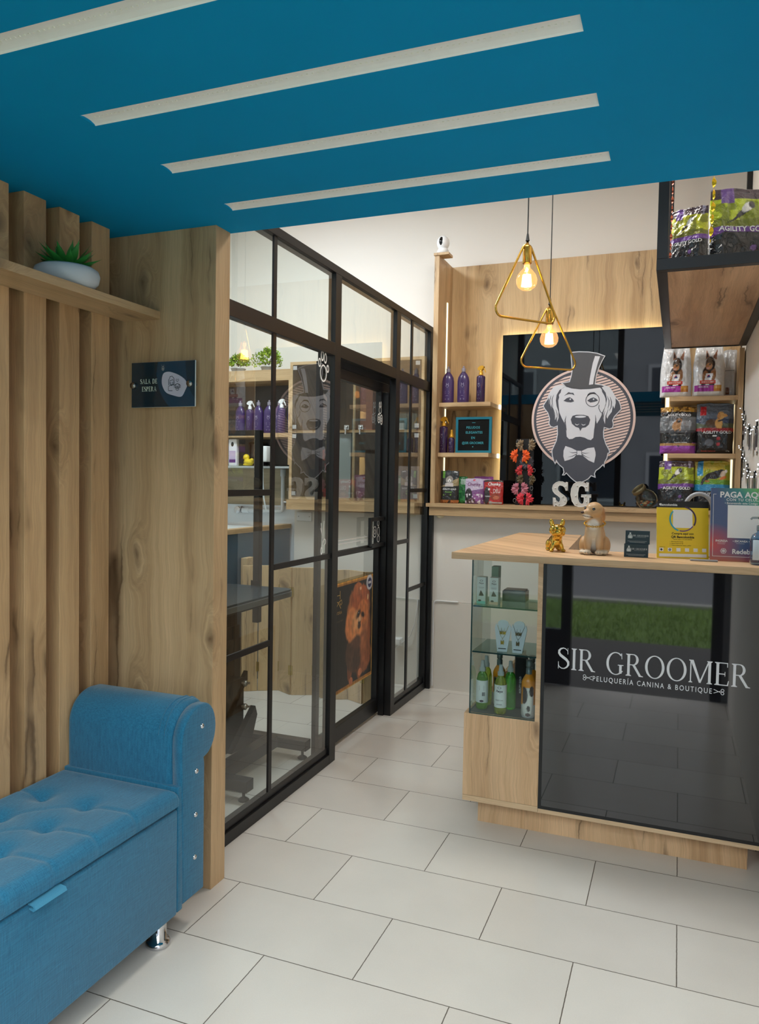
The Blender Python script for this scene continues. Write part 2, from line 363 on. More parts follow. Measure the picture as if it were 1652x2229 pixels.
def set_print(me, start, arr, default=(.02, .02, .02)):
    n = len(me.vertices); a = np.ones((n, 4), np.float32); a[:, :3] = default
    k = arr.reshape(-1, 3); a[start:start+len(k), :3] = np.clip(k, 0, 1)
    at = me.color_attributes.new('Print', 'FLOAT_COLOR', 'POINT'); at.data.foreach_set('color', a.ravel())

def lofted_remesh(name, balls, vox, mats, parent, smooth=6, color_fn=None, extra=None):
    """ellipsoids fused into one continuous skin"""
    bm = bmesh.new()
    for b in balls:
        c, r = b[0], b[1]; rot = b[2] if len(b) > 2 else (0, 0, 0)
        rr = r if hasattr(r, '__len__') else (r, r, r)
        from mathutils import Euler
        M = Matrix.Translation(c) @ Euler(rot).to_matrix().to_4x4() @ Matrix.Diagonal((*rr, 1))
        bmesh.ops.create_icosphere(bm, subdivisions=3, radius=1, matrix=M)
    me = bpy.data.meshes.new('tmp'); bm.to_mesh(me); bm.free()
    ob = bpy.data.objects.new('tmp', me); COL.objects.link(ob)
    m = ob.modifiers.new('r', 'REMESH'); m.mode = 'VOXEL'; m.voxel_size = vox
    m2 = ob.modifiers.new('s', 'SMOOTH'); m2.factor = .5; m2.iterations = smooth
    dg = bpy.context.evaluated_depsgraph_get(); m3 = bpy.data.meshes.new_from_object(ob.evaluated_get(dg)); m3.name = name
    bpy.data.objects.remove(ob); m3.materials.clear()
    for mm in (mats if isinstance(mats, (list, tuple)) else [mats]): m3.materials.append(mm)
    m3.polygons.foreach_set('use_smooth', [True]*len(m3.polygons))
    if color_fn:
        co = np.empty(len(m3.vertices)*3); m3.vertices.foreach_get('co', co); co = co.reshape(-1, 3)
        set_print(m3, 0, color_fn(co))
    o = bpy.data.objects.new(name, m3); COL.objects.link(o); o.parent = parent; return o
# ------------------------------------------------------------------ materials
WZ = wood('oak_upright', 'Z', 0); WZ2 = wood('oak_upright_panel', 'Z', 4.3); WX = wood('oak_along_x', 'X', 2.1); WY = wood('oak_along_y', 'Y', 6.2)
WB = wood('oak_back_panel', 'Z', 9.1, (208, 176, 132), (176, 142, 100)); WC = wood('oak_counter', 'Z', 12.7, (222, 186, 146), (192, 154, 114))
WE = wood('oak_edge_banding', 'X', 3.3, (214, 184, 148), (180, 148, 112), cracks=.15); WF = wood('oak_fence', 'Z', 17.2, (214, 184, 140), (184, 150, 108))
WD = wood('oak_underside', 'Y', 21.0, (212, 174, 138), (178, 138, 104))
WT = wood('grey_wood_cladding', 'X', 25.0, (180, 164, 136), (146, 132, 108), cracks=.3)
CEIL = mat('teal_blue_paint', (0, 146, 200), .75, spec=.12, var=.03, bscale=3)
WHITE = mat('white_wall_paint', (232, 226, 218), .85, spec=.2, bump=.03, bscale=90)
WHITE2 = mat('white_plastic', (235, 235, 235), .35)
BLACK = mat('black_powder_coat', (17, 17, 19), .38, spec=.45, bump=.04, bscale=400)
BLACKM = mat('matt_black', (14, 14, 16), .7)
GLOSSW = mat('black_mirror_acrylic', (10, 10, 12), .02, spec=.5)
GLOSSB = mat('black_gloss_acrylic', (20, 20, 24), .03, spec=.85, coat=.6, coatr=.02)
GLASS = glass_mat('clear_pane', (236, 244, 241), 1.52, boost=2.3)
GLASSE = mat('green_glass_edge', (30, 62, 62), .15, spec=.6)
GLASS2 = glass_mat('showcase_pane', (226, 238, 236), 1.5, boost=1.5)
GOLD = mat('brushed_gold', (205, 160, 72), .24, 1.0, bump=.02, bscale=300)
GOLDC = mat('gold_chrome', (214, 176, 80), .08, 1.0)
GOLDF = mat('gold_foil', (216, 176, 44), .2, 1.0, bump=.5, bscale=60)
CHROME = mat('chrome', (205, 205, 208), .08, 1.0)
STEEL = mat('brushed_steel', (170, 165, 158), .3, 1.0)
BLUEP = mat('petrol_blue_laminate', (24, 78, 104), .5)
LED = mat('warm_led_strip', (255, 250, 220), .5, emit=(255, 250, 205), estr=20)
LEDV = mat('pale_led_channel', (250, 246, 215), .5, emit=(255, 250, 212), estr=1.2)
TEALF = mat('teal_frame', (18, 116, 138), .5)
PURPLE = mat('purple_bottle', (66, 44, 96), .3, coat=.3)
PURPLED = mat('dark_purple_bottle', (48, 22, 70), .22, coat=.5)
SILVERT = mat('silver_print', (190, 180, 200), .35, .6)
GREYP = mat('grey_plastic', (150, 152, 156), .4)
PAPER = mat('white_paper', (240, 240, 240), .7)

# floor tiles, laid in a half bond; the joints are part of the floor
FLOORM = bpy.data.materials.new('glazed_floor_tile'); FLOORM.use_nodes = True
nt = FLOORM.node_tree; L = nt.links.new; b = nt.nodes['Principled BSDF']
g = nn(nt, 'ShaderNodeNewGeometry'); mp = nn(nt, 'ShaderNodeVectorMath', operation='ADD'); mp.inputs[1].default_value = (1.425-.2927+.58539*20, -1.9893+.33637*20, 0)
L(g.outputs['Position'], mp.inputs[0])
wob = nn(nt, 'ShaderNodeTexNoise'); wob.inputs['Scale'].default_value = 60; L(g.outputs['Position'], wob.inputs['Vector'])
wv = nn(nt, 'ShaderNodeVectorMath', operation='MULTIPLY_ADD'); wv.inputs[1].default_value = (.0022, .0022, 0); L(wob.outputs['Color'], wv.inputs[0]); L(mp.outputs[0], wv.inputs[2])
br = nn(nt, 'ShaderNodeTexBrick'); br.offset = .5; br.offset_frequency = 2; br.squash = 1.0
for k_, v_ in (('Scale', 1.0), ('Brick Width', .58539), ('Row Height', .33637), ('Mortar Size', .0017), ('Mortar Smooth', .15), ('Bias', 0)): br.inputs[k_].default_value = v_
br.inputs['Color1'].default_value = C(214, 209, 201); br.inputs['Color2'].default_value = C(206, 200, 192); br.inputs['Mortar'].default_value = C(92, 84, 74)
L(wv.outputs[0], br.inputs['Vector'])
n1 = nn(nt, 'ShaderNodeTexNoise'); n1.inputs['Scale'].default_value = 5; n1.inputs['Detail'].default_value = 8; L(g.outputs['Position'], n1.inputs['Vector'])
n2 = nn(nt, 'ShaderNodeTexNoise'); n2.inputs['Scale'].default_value = 260; L(g.outputs['Position'], n2.inputs['Vector'])
ra = nn(nt, 'ShaderNodeMath', operation='MULTIPLY_ADD'); ra.inputs[1].default_value = .12; ra.inputs[2].default_value = .94; L(n1.outputs['Fac'], ra.inputs[0])
rb = nn(nt, 'ShaderNodeMath', operation='MULTIPLY_ADD'); rb.inputs[1].default_value = .08; rb.inputs[2].default_value = .96; L(n2.outputs['Fac'], rb.inputs[0])
rc = nn(nt, 'ShaderNodeMath', operation='MULTIPLY'); L(ra.outputs[0], rc.inputs[0]); L(rb.outputs[0], rc.inputs[1])
mx = nn(nt, 'ShaderNodeMix', data_type='RGBA', blend_type='MULTIPLY'); mx.inputs[0].default_value = 1; L(br.outputs['Color'], mx.inputs[6]); L(rc.outputs[0], mx.inputs[7])
L(mx.outputs[2], b.inputs['Base Color']); b.inputs['Roughness'].default_value = .2; b.inputs['Specular IOR Level'].default_value = .5
inv = nn(nt, 'ShaderNodeMath', operation='SUBTRACT'); inv.inputs[0].default_value = 1; L(br.outputs['Fac'], inv.inputs[1])
bp = nn(nt, 'ShaderNodeBump'); bp.inputs['Strength'].default_value = .5; bp.inputs['Distance'].default_value = .002; L(inv.outputs[0], bp.inputs['Height']); L(bp.outputs[0], b.inputs['Normal'])
ro = nn(nt, 'ShaderNodeMath', operation='MULTIPLY_ADD'); ro.inputs[1].default_value = .4; ro.inputs[2].default_value = .2; L(br.outputs['Fac'], ro.inputs[0]); L(ro.outputs[0], b.inputs['Roughness'])

# ------------------------------------------------------------------ the setting
XP = -1.62                       # room side of the glazed partition
XR = .345                        # right wall
YE = .60                         # shop front
SOF = 2.313                      # underside of the dropped ceiling
S(MB().box(-3.6, .55, YE, 5.50, -.05, 0).build('floor', FLOORM))
S(MB().box(-3.6, .55, 5.40, 5.52, 0, 3.6).build('wall_back', WHITE))
S(MB().box(-3.6, -2.02, YE, 2.335, 0, 3.6).box(-3.62, -3.50, 2.335, 5.40, 0, 3.6).build('wall_left', WHITE))
S(MB().box(XR, .50, YE, 5.40, 0, 3.6).build('wall_right', WHITE))
S(MB().box(-3.62, .55, YE, 5.52, 3.6, 3.7).build('trim_9', WHITE))
# dropped blue ceiling with four recessed light troughs cut through it
LY = [(1.143, 1.200), (1.463, 1.519), (1.763, 1.825), (2.077, 2.138)]; LX = (-1.366, -.196)
m_ = MB(); y = YE
for a_, b_ in LY+[(2.333, 2.333)]:
    m_.box(-2.02, XR, y, a_, SOF, SOF+.10)
    if b_ > a_: m_.box(-2.02, LX[0], a_, b_, SOF, SOF+.10); m_.box(LX[1], XR, a_, b_, SOF, SOF+.10)
    y = b_
S(m_.build('ceiling', CEIL))
DIFF = mat('light_diffuser', (250, 252, 250), .45, spec=.4, var=.03, bscale=30)
DOT = mat('led_dots', (250, 250, 245), .5)
for i, (a_, b_) in enumerate(LY):
    t = T('recessed_linear_light', ['unlit linear light strip in the blue ceiling, nearest the shop front', 'unlit linear light strip in the blue ceiling, second from the shop front', 'unlit linear light strip in the blue ceiling, third from the shop front', 'unlit linear light strip in the blue ceiling, nearest the back edge'][i],
          'ceiling light', ((LX[0]+LX[1])/2, (a_+b_)/2, SOF), 0, 'linear lights in the blue ceiling')
    hx = (LX[1]-LX[0])/2; hy = (b_-a_)/2
    prof = [(-hy, .0), (-hy+.004, .003), (-hy*.4, .006), (0, .0065), (hy*.4, .006), (hy-.004, .003), (hy, .0), (hy, .03), (-hy, .03)]
    MB().prism(prof, 'x', -hx, hx, smooth=False).build('diffuser', DIFF, t)
    mb = MB(); x = -hx+.02
    while x < hx-.02: mb.box(x, x+.004, -.002, .002, .0050, .0068); x += .0125
    tag(mb.build('led_chip_row', DOT, t), kind='stuff')

# left wall: upright oak slats, shelf and end panel
for k in range(-6, 3):
    y0 = 1.783+.1435*k
    o = MB().box(-2.02, -1.877, y0, y0+.088, 0.0, SOF).build('wall_slat', wood('oak_slat_%d' % (k+6), 'Z', 30+k*1.37, (196, 160, 118), (166, 130, 92)), None, .0012)
    tag(o, 'upright oak slat of the ribbed wall, %s' % {2: 'the one beside the wide oak end panel', 1: 'second from the wide oak end panel', 0: 'third from the wide oak end panel', -1: 'fourth from the end panel, at the left edge of the photo'}.get(k, 'one of the row running on towards the street'), 'wall slat', 'oak slats of the ribbed wall')
S(MB().box(-2.03, -1.95, YE, 2.26, 0, SOF).build('wall_slat_backing', wood('oak_backing', 'Z', 44, (170, 135, 98), (140, 108, 76))))
S(MB().box(-2.02, -1.494, 2.238, 2.326, 0, SOF).build('trim_1', WZ2, None, .0012))
sh = MB().box(-1.877, -1.722, .8, 2.2375, 2.008, 2.035)
tag(sh.build('wall_shelf', WY, None, .001), 'long oak shelf fixed across the slats, running up to the oak panel', 'shelf')

# lower back wall and oak ledge
S(MB().box(-2.687, XR, 5.095, 5.40, .62, 1.22).build('trim_2', WHITE))
S(MB().box(-2.687, XR, 5.088, 5.40, 0, .618).build('baseboard_back', mat('pale_tile_wainscot', (222, 216, 206), .45, var=.02, bscale=6)))
S(MB().box(-1.62, XR, 4.995, 5.40, 1.281, 1.306).box(-1.60, XR, 5.01, 5.095, 1.222, 1.280).build('trim_3', WX, None, .001))
MB_ = MB().box(-1.567, .335, 5.355, 5.398, 1.306, 2.999)
S(MB_.build('trim_4', WB))
for xs_ in (-1.36, -1.005, -.62, -.2): pass
S(MB().box(-1.602, -1.568, 5.03, 5.398, 1.306, 3.0).build('trim_5', WZ, None, .001))
S(MB().box(-1.618, -1.59, 5.06, 5.094, 0, 1.22).build('trim_6', BLACK))

# ---------------- glazed partition: frame bars, panes, as one built-in window
def frame_bar(parent, y0, y1, z0, z1, d=.042, name='frame_bar', back=None):
    return MB().box(XP-(back or d), XP, y0, y1, z0, z1).build(name, BLACK, parent, .0015)
win = bpy.data.objects.new('window_1', None); COL.objects.link(win); win['kind'] = 'structure'
Y0 = 2.33
ZB, Z1, Z2, Z3, ZM0, ZM1, ZT0, ZT1 = .095, .742, 1.068, 1.394, 2.074, 2.138, 2.484, 2.523
posts = [(Y0, Y0+.04), (3.483, 3.553), (4.366, 4.436), (5.035, 5.094)]
for a_, b_ in posts: frame_bar(win, a_, b_, 0, ZT0-.0005, d=.042, name='frame_post')
frame_bar(win, Y0, 5.094, ZT0, ZT1, name='top_rail', d=.06)
frame_bar(win, Y0, 3.483, ZM0, ZM1, name='middle_rail'); frame_bar(win, 3.553, 4.366, ZM0, ZM1, name='middle_rail'); frame_bar(win, 4.436, 5.035, ZM0, ZM1, name='middle_rail')
for a_, b_ in ((Y0, 3.483), (4.436, 5.035)):
    o = MB().box(XP-.045, XP, a_, b_, 0, .05).box(XP-.043, XP-.012, a_, b_, .0501, .085).build('bottom_rail', BLACK, win, .0015)
def thin(y0, y1, z0, z1): MB().box(XP-.018, XP-.008, y0, y1, z0, z1).build('glazing_bar', BLACK, win, .001)
thin(2.874, 2.902, .085, ZT0); thin(4.662, 4.692, .085, ZT0)
thin(Y0+.04, 2.874, Z3-.013, Z3+.013); thin(2.902, 3.483, Z2-.013, Z2+.013); thin(Y0+.04, 2.874, Z1-.013, Z1+.013)
thin(4.692, 5.035, Z3-.013, Z3+.013); thin(4.436, 4.662, Z2-.013, Z2+.013); thin(4.692, 5.035, Z1-.013, Z1+.013)
XG = XP-.013
def pane(parent, y0, y1, z0, z1, x=XG, m=GLASS, nm='pane'):
    me = MB(); me._add([(x, y0, z0), (x, y1, z0), (x, y1, z1), (x, y0, z1)], [(0, 1, 2, 3)]); return me.build(nm, m, parent)
for a_, b_ in ((Y0+.04, 2.866), (2.896, 3.483), (4.436, 4.662), (4.692, 5.035)):
    pane(win, a_, b_, .085, ZM0); pane(win, a_, b_, ZM1, ZT0)
pane(win, 3.553, 4.366, ZM1, ZT0)
MB().box(XP-.055, XP-.015, 3.553, 3.60, ZM1, ZT0).build('glazing_bar', BLACK, win) if False else None

# sliding door behind the middle bay
door = bpy.data.objects.new('door_1', None); COL.objects.link(door); door['kind'] = 'structure'
XD = -1.70
def dbar(y0, y1, z0, z1, nm, x0=-1.735, x1=-1.700): return MB().box(x0, x1, y0, y1, z0, z1).build(nm, BLACK, door, .001)
dbar(3.478, 3.52, .02, 2.05, 'stile', -1.722); dbar(4.325, 4.40, .02, 2.05, 'stile')
dbar(3.52, 4.325, 1.995, 2.05, 'rail'); dbar(3.52, 4.325, .02, .105, 'rail'); dbar(3.52, 4.325, 1.038, 1.066, 'rail')
pane(door, 3.52, 4.325, 1.066, 1.995, -1.718); pane(door, 3.52, 4.325, .105, 1.038, -1.718)
MB().box(-1.735, -1.699, 3.521, 4.50, 2.0505, 2.115).box(-1.735, -1.699, 3.521, 4.50, 2.0, 2.05).build('track_box', BLACK, door, .002)
m_ = MB().box(-1.690, -1.672, 4.125, 4.150, 1.068, 1.235).box(-1.690, -1.672, 4.15, 4.345, 1.212, 1.235).box(-1.690, -1.672, 4.15, 4.345, 1.055, 1.078)
m_.build('handle', BLACK, door, .002)
MB().box(-1.699, -1.663, 4.352, 4.43, .001, 1.989).build('jamb_seal', BLACK, door)
MB().box(-1.7, -1.66, 4.345, 4.366, 1.29, 1.80).build('brush_seal', mat('pale_seal', (150, 158, 150), .5), door) if False else None

# white outline stickers on the glass
STK = mat('white_vinyl', (235, 235, 232), .6)
def sticker(name, label, y, z, draw, x=XG+.002):
    t = MB(); t.M = Matrix.Translation((x, y, z)); draw(t); o = t.build(name, STK); tag(o, label, 'sticker', 'white vinyl stickers on the glazed partition'); return o
def paw(t):
    t.ring(.0, -.028, .036, .030, 'x', 0, 30, rz=.042)
    for (dy, dz, r_, h_) in ((-.043, .018, .014, .022), (-.014, .055, .015, .027), (.020, .047, .015, .026), (.048, .0, .013, .020)): t.ring(dy, dz, r_, r_-.005, 'x', 0, 20, rz=h_)
sticker('paw_sticker', 'white paw print outline stuck high on the partition beside the door', 3.375, 2.0, paw)
def sciss(t):
    t.line([(-.02, .075), (-.004, .0), (.012, -.035)], .006, 'x'); t.line([(.012, .085), (.004, .0), (-.008, -.04)], .006, 'x'); t.line([(-.024, .05), (.0, -.004)], .005, 'x')
    t.ring(.022, -.02, .016, .011, 'x', 0, 18); t.ring(-.012, -.062, .012, .007, 'x', 0, 18, rz=.02)
sticker('scissors_sticker', 'white scissors outline stuck on the pane left of the sliding door', 3.392, 1.165, sciss)
def rab(t):
    t.ring(0, .02, .022, .017, 'x', 0, 22); t.ring(-.012, .05, .008, .004, 'x', 0, 16, rz=.02); t.ring(.012, .055, .008, .004, 'x', 0, 16, rz=.02)
    t.ring(-.02, -.03, .02, .015, 'x', 0, 20, rz=.03); t.ring(.022, -.035, .02, .015, 'x', 0, 20, rz=.032); t.ring(.022, -.035, .009, .004, 'x', 0, 14, rz=.014); t.ring(-.02, -.03, .008, .004, 'x', 0, 14, rz=.012)
sticker('rabbit_sticker', 'white line drawing of a small animal stuck at the top of the sliding door', 4.31, 1.86, rab, -1.699)
def dogs(t):
    t.ring(-.035, .0, .028, .023, 'x', 0, 20, rz=.035); t.ring(-.035, 0, .012, .008, 'x', 0, 16, rz=.016); t.ring(.02, .05, .018, .013, 'x', 0, 16); t.ring(.025, .0, .02, .015, 'x', 0, 18, rz=.03); t.ring(.025, -.045, .022, .017, 'x', 0, 18)
    t.line([(.0, .085), (.02, .07), (.045, .09)], .005, 'x')
sticker('dog_sticker', 'white line drawing of a dog stuck behind the door handle', 4.29, 1.145, dogs, -1.699)
def lines(t):
    t.line([(-.28, .008), (.24, .008)], .005, 'x'); t.line([(-.28, -.01), (.24, -.01)], .005, 'x')
sticker('leash_sticker', 'two thin white vinyl lines running across the sliding door pane', 3.96, 1.117, lines, -1.699)

# ---------------- street outside, seen only in reflections
def ext(name, mb, m, **k): o = mb.build(name, m); tag(o, **k); return o
S(MB().box(-8, 8, -1.35, YE, -.14, -.02).build('sidewalk', mat('grey_concrete', (74, 72, 70), .9, var=.12, bscale=9)))
S(MB().box(-30, 30, -4.1, -1.35, -.2, -.08).build('lawn', mat('grass_ground', (84, 106, 52), .95, var=.5, bscale=22)))
rnd = random.Random(5); gm = MB()
for i in range(14000):
    x, y = rnd.uniform(-4, 3), rnd.uniform(-4.05, -1.4); h = rnd.uniform(.03, .09); a_ = rnd.uniform(0, 6.28); w = .005; dx, dy = rnd.uniform(-.03, .03), rnd.uniform(-.03, .03)
    gm._add([(x-w*cos(a_), y-w*sin(a_), -.08), (x+w*cos(a_), y+w*sin(a_), -.08), (x+dx, y+dy, -.08+h)], [(0, 1, 2)])
gm.keepn = True
tag(gm.build('grass_blades', mat('grass_green', (118, 142, 68), .8, var=.4, bscale=8)), 'short green grass of the street verge, mirrored in the black counter panel', 'grass', kind='stuff')
S(MB().box(-30, 30, -4.3, -4.1, -.2, -.04).build('kerb', mat('kerb_stone', (150, 150, 146), .9)))
S(MB().box(-30, 30, -11.5, -4.3, -.3, -.14).build('road', mat('asphalt', (96, 97, 100), .9, var=.15, bscale=30)))
bld = bpy.data.objects.new('building_across_the_street', None); COL.objects.link(bld); bld.location = (0, -13.5, -.15); tag(bld, 'pale two-storey building across the street, mirrored in the black wall panel', 'building')
MB().box(-16, 16, -4, 0, 0, 8.5).build('facade', mat('pale_render', (142, 146, 152), .9, var=.05, bscale=2), bld)
WG = mat('dark_window_glass', (52, 60, 72), .1); FR = mat('window_frame_grey', (176, 180, 186), .6)
for fl in range(3):
    for k in range(-5, 6):
        f = MB().box(k*2.6-.95, k*2.6+.95, -.02, .05, 1.1+fl*2.6, 2.6+fl*2.6).build('window', FR, bld)
        MB().box(k*2.6-.85, k*2.6-.04, .05, .06, 1.2+fl*2.6, 2.5+fl*2.6).box(k*2.6+.04, k*2.6+.85, .05, .06, 1.2+fl*2.6, 2.5+fl*2.6).build('pane', WG, f)
# shop front: black steel frame round the wide opening
sf = bpy.data.objects.new('window_2', None); COL.objects.link(sf); sf['kind'] = 'structure'
for x0 in (-2.02, -.765, .235): MB().box(x0, x0+.07, YE-.10, YE-.02, 0, 3.6).build('frame_post', BLACK, sf)
MB().box(-2.02, .50, YE-.10, YE-.02, 3.5, 3.6).build('frame_rail', BLACK, sf); MB().box(-1.95, -.765, YE-.09, YE-.03, 0, .40).build('sill_panel', BLACK, sf); MB().box(.305, .50, YE-.10, YE-.02, 0, 3.5).build('side_panel', mat('facade_grey', (120, 122, 126), .8), sf)
MB().box(-1.95, -.765, YE-.065, YE-.06, .40, 3.5).build('pane', glass_mat('front_pane', (240, 246, 244), 1.5), sf)
S(MB().box(.5, 4, YE-.15, YE, -.1, 5).box(-6, -2.02, YE-.15, YE, -.1, 5).box(-2.02, .5, YE-.15, YE, 3.6, 5).build('wall_front', mat('facade_grey', (120, 122, 126), .8)))
# added housings for the two unseen fill lamps in the high ceiling
for (p_, e_), lb in zip(FILL_LAMPS, ('square fill lamp added out of view above the shop counter', 'square fill lamp added out of view above the grooming room')):
    t = T('added_fill_housing', lb, 'ceiling light', (p_[0], p_[1], 3.56), 0, 'added ceiling fill lamps')
    MB().box(-.3, .3, -.3, -.28, .0, .04).box(-.3, .3, .28, .3, 0, .04).box(-.3, -.28, -.28, .28, 0, .04).box(.28, .3, -.28, .28, 0, .04).build('frame', WHITE2, t)
    MB().box(-.28, .28, -.28, .28, .012, .02).build('diffuser', mat('fill_lamp_diffuser', (245, 245, 240), .5, emit=(255, 248, 235), estr=2), t)
# ------------------------------------------------------------------ blue bench
FAB = bpy.data.materials.new('blue_linen_upholstery'); FAB.use_nodes = True
nt = FAB.node_tree; L = nt.links.new; b = nt.nodes['Principled BSDF']; g = nn(nt, 'ShaderNodeNewGeometry')
def fn_(scale3, sc):
    m_ = nn(nt, 'ShaderNodeMapping'); m_.inputs['Scale'].default_value = scale3; L(g.outputs['Position'], m_.inputs['Vector'])
    n_ = nn(nt, 'ShaderNodeTexNoise'); n_.inputs['Scale'].default_value = sc; n_.inputs['Detail'].default_value = 3; L(m_.outputs[0], n_.inputs['Vector']); return n_.outputs['Fac']
a1, a2, a3 = fn_((1, .06, 1), 420), fn_((.3, 1, .06), 420), fn_((1, 1, 1), 900)
ad = nn(nt, 'ShaderNodeMath', operation='ADD'); L(a1, ad.inputs[0]); L(a2, ad.inputs[1]); ad2 = nn(nt, 'ShaderNodeMath', operation='ADD'); L(ad.outputs[0], ad2.inputs[0]); L(a3, ad2.inputs[1])
mr = nn(nt, 'ShaderNodeMapRange'); mr.inputs['From Min'].default_value = 1.1; mr.inputs['From Max'].default_value = 1.9; L(ad2.outputs[0], mr.inputs[0])
mx = nn(nt, 'ShaderNodeMix', data_type='RGBA'); mx.inputs[6].default_value = C(18, 84, 116); mx.inputs[7].default_value = C(40, 118, 152); L(mr.outputs[0], mx.inputs[0]); L(mx.outputs[2], b.inputs['Base Color'])
b.inputs['Roughness'].default_value = .85; b.inputs['Sheen Weight'].default_value = .25; b.inputs['Specular IOR Level'].default_value = .2
bp = nn(nt, 'ShaderNodeBump'); bp.inputs['Strength'].default_value = .35; bp.inputs['Distance'].default_value = .002; L(ad2.outputs[0], bp.inputs['Height']); L(bp.outputs[0], b.inputs['Normal'])

XF, XBK = -1.42, -1.876; YS0, YS1 = .30, 1.945
sofa = T('storage_bench', 'blue linen storage bench with tufted lid, scrolled arm and chrome feet along the slats', 'bench', (-1.65, 1.2, 0))
def P_(o): o.matrix_parent_inverse = sofa.matrix_world.inverted() if False else Matrix.Translation((1.65, -1.2, 0)); return o
P_(MB().rbox(XBK, XF, YS0, YS1, .083, .420, .008, 3).build('body', FAB, sofa))
P_(MB().rbox(XBK, XF-.001, 1.9455, 1.9735, .088, .486, .004, 2).build('side_panel', FAB, sofa))
# lid: height field with tufts and seams
NX, NY = 70, 240; vs = []; fs = []; ZT = .487
tufts = [(x, 1.745-.152*k) for k in range(9) for x in (-1.60, -1.765)]
def lidz(x, y):
    ex = min(x-XBK, XF+.004-x); ey = YS1-y; z = ZT
    for tx, ty in tufts:
        d2 = (x-tx)**2+(y-ty)**2
        if d2 < .04: z -= .020*math.exp(-d2/(2*.022**2))+.006*math.exp(-d2/(2*.05**2))
    for k in range(9):
        ty = 1.745-.152*k
        if x > -1.60: z -= .0065*math.exp(-((y-ty)/.006)**2)*(1-.3*((x+1.60)/.18))
        if x < -1.765: z -= .004*math.exp(-((y-ty)/.006)**2)
        for s_ in (-1, 1):            # diagonal creases between the two rows
            if -1.765 < x < -1.60:
                yl = ty+s_*(.152)*(-1.60-x)/.165; z -= .003*math.exp(-((y-yl)/.007)**2)
    r = .035; e = min(ex, ey)
    if e < r: z -= r-math.sqrt(max(0, r*r-(r-e)**2)) if e > 0 else r
    return z
xs = [XBK+(XF+.004-XBK)*(.5-.5*cos(pi*i/NX)) for i in range(NX+1)]; ys = [YS0+(YS1-YS0)*i/NY for i in range(NY+1)]
ys = [q for q in ys if q < YS1-.024]+[YS1-.02, YS1-.01, YS1-.004, YS1]; NY = len(ys)-1
lid = MB(); vs = [(x, y, lidz(x, y)) for y in ys for x in xs]; n = NX+1
fs = [(j*n+i, j*n+i+1, (j+1)*n+i+1, (j+1)*n+i) for j in range(NY) for i in range(NX)]
o0 = len(vs); vs += [(XF+.004-.0035*sum(math.exp(-((y-(1.745-.152*k))/.007)**2) for k in range(9)), y, .430) for y in ys]
fs += [(j*n+NX, (j+1)*n+NX, o0+j+1, o0+j) for j in range(NY)]
o1 = len(vs); vs += [(x, YS1, .430) for x in xs]; fs += [(NY*n+i, NY*n+i+1, o1+i+1, o1+i) for i in range(NX)]
lid._add(vs, fs, 0, True); lid.box(XBK, XF-.004, YS0, YS1-.004, .424, .432)
lid_o = P_(lid.build('tufted_lid', FAB, sofa))
bt = MB(); [bt.ball((x, y, lidz(x, y)+.0005), (.006, .006, .003), 12) for x, y in tufts]
# pull tab
tb = MB(); prof = [(.0, 0), (.022, -.003), (.026, -.012), (.018, -.018), (.004, -.014), (.004, -.010), (.016, -.012), (.019, -.009), (.015, -.005), (.0, -.004)]
tb.prism([(XF-.003+u, .424+v) for u, v in prof], 'y', 1.36, 1.46, smooth=False); P_(tb.build('pull_tab', mat('pale_blue_webbing', (62, 134, 166), .8, bump=.2, bscale=500), sofa))
# scrolled arm
def arm_profile(g_=0.0):
    p = [(1.955+g_*.3, .09+g_), (1.955+g_*.3, .60)]
    for k in range(1, 13):
        a_ = pi-(pi/2)*k/12; p.append((2.055+g_*.3+.10*cos(a_), .625+.105*sin(a_)))
    for k in range(1, 15):
        a_ = pi/2-(pi*.98)*k/14; p.append((2.078+.072*cos(a_), .640+.09*sin(a_)))
    p += [(2.086, .53), (2.086, .50), (2.086, .09+g_)]
    return p
def arm_mb(x0, x1, g_=0, r=.012):
    bm = bmesh.new(); pr = arm_profile(g_); a = [bm.verts.new((x0, y, z)) for y, z in pr]; c_ = [bm.verts.new((x1, y, z)) for y, z in pr]; n = len(pr)
    bm.faces.new(a[::-1]); bm.faces.new(c_)
    for i in range(n): bm.faces.new((a[i], a[(i+1) % n], c_[(i+1) % n], c_[i]))
    bmesh.ops.recalc_face_normals(bm, faces=bm.faces[:])
    ed = [e for e in bm.edges if abs(e.verts[0].co.x-e.verts[1].co.x) < 1e-6]
    bmesh.ops.bevel(bm, geom=ed, offset=r, segments=4, profile=.5, affect='EDGES'); mb = MB(); mb.bm(bm, 0, True); return mb
P_(arm_mb(XBK, -1.452, 0, .022).build('arm', FAB, sofa))
MBp = MB()
for dx in (-1.50, -1.478): MBp.tube([(dx, y, z) for y, z in arm_profile()[2:24]], .0035, 6)
P_(MBp.build('piping', FAB, sofa))
cap_pts = []
for y_, z_ in arm_profile(.012):
    cap_pts.append((1.972 if y_ < 1.97 and z_ < .6 else y_, z_-.012 if z_ > .5 else z_))
bm = bmesh.new(); a = [bm.verts.new((-1.452, y, z)) for y, z in cap_pts]; c_ = [bm.verts.new((-1.418, y, z)) for y, z in cap_pts]; n = len(cap_pts); bm.faces.new(a[::-1]); bm.faces.new(c_)
for i in range(n): bm.faces.new((a[i], a[(i+1) % n], c_[(i+1) % n], c_[i]))
bmesh.ops.recalc_face_normals(bm, faces=bm.faces[:])
bmesh.ops.bevel(bm, geom=[e for e in bm.edges if e.verts[0].co.x > -1.42 and e.verts[1].co.x > -1.42], offset=.007, segments=3, profile=.5, affect='EDGES')
cap = P_(MB().bm(bm, 0, True).build('arm_facing', FAB, sofa))
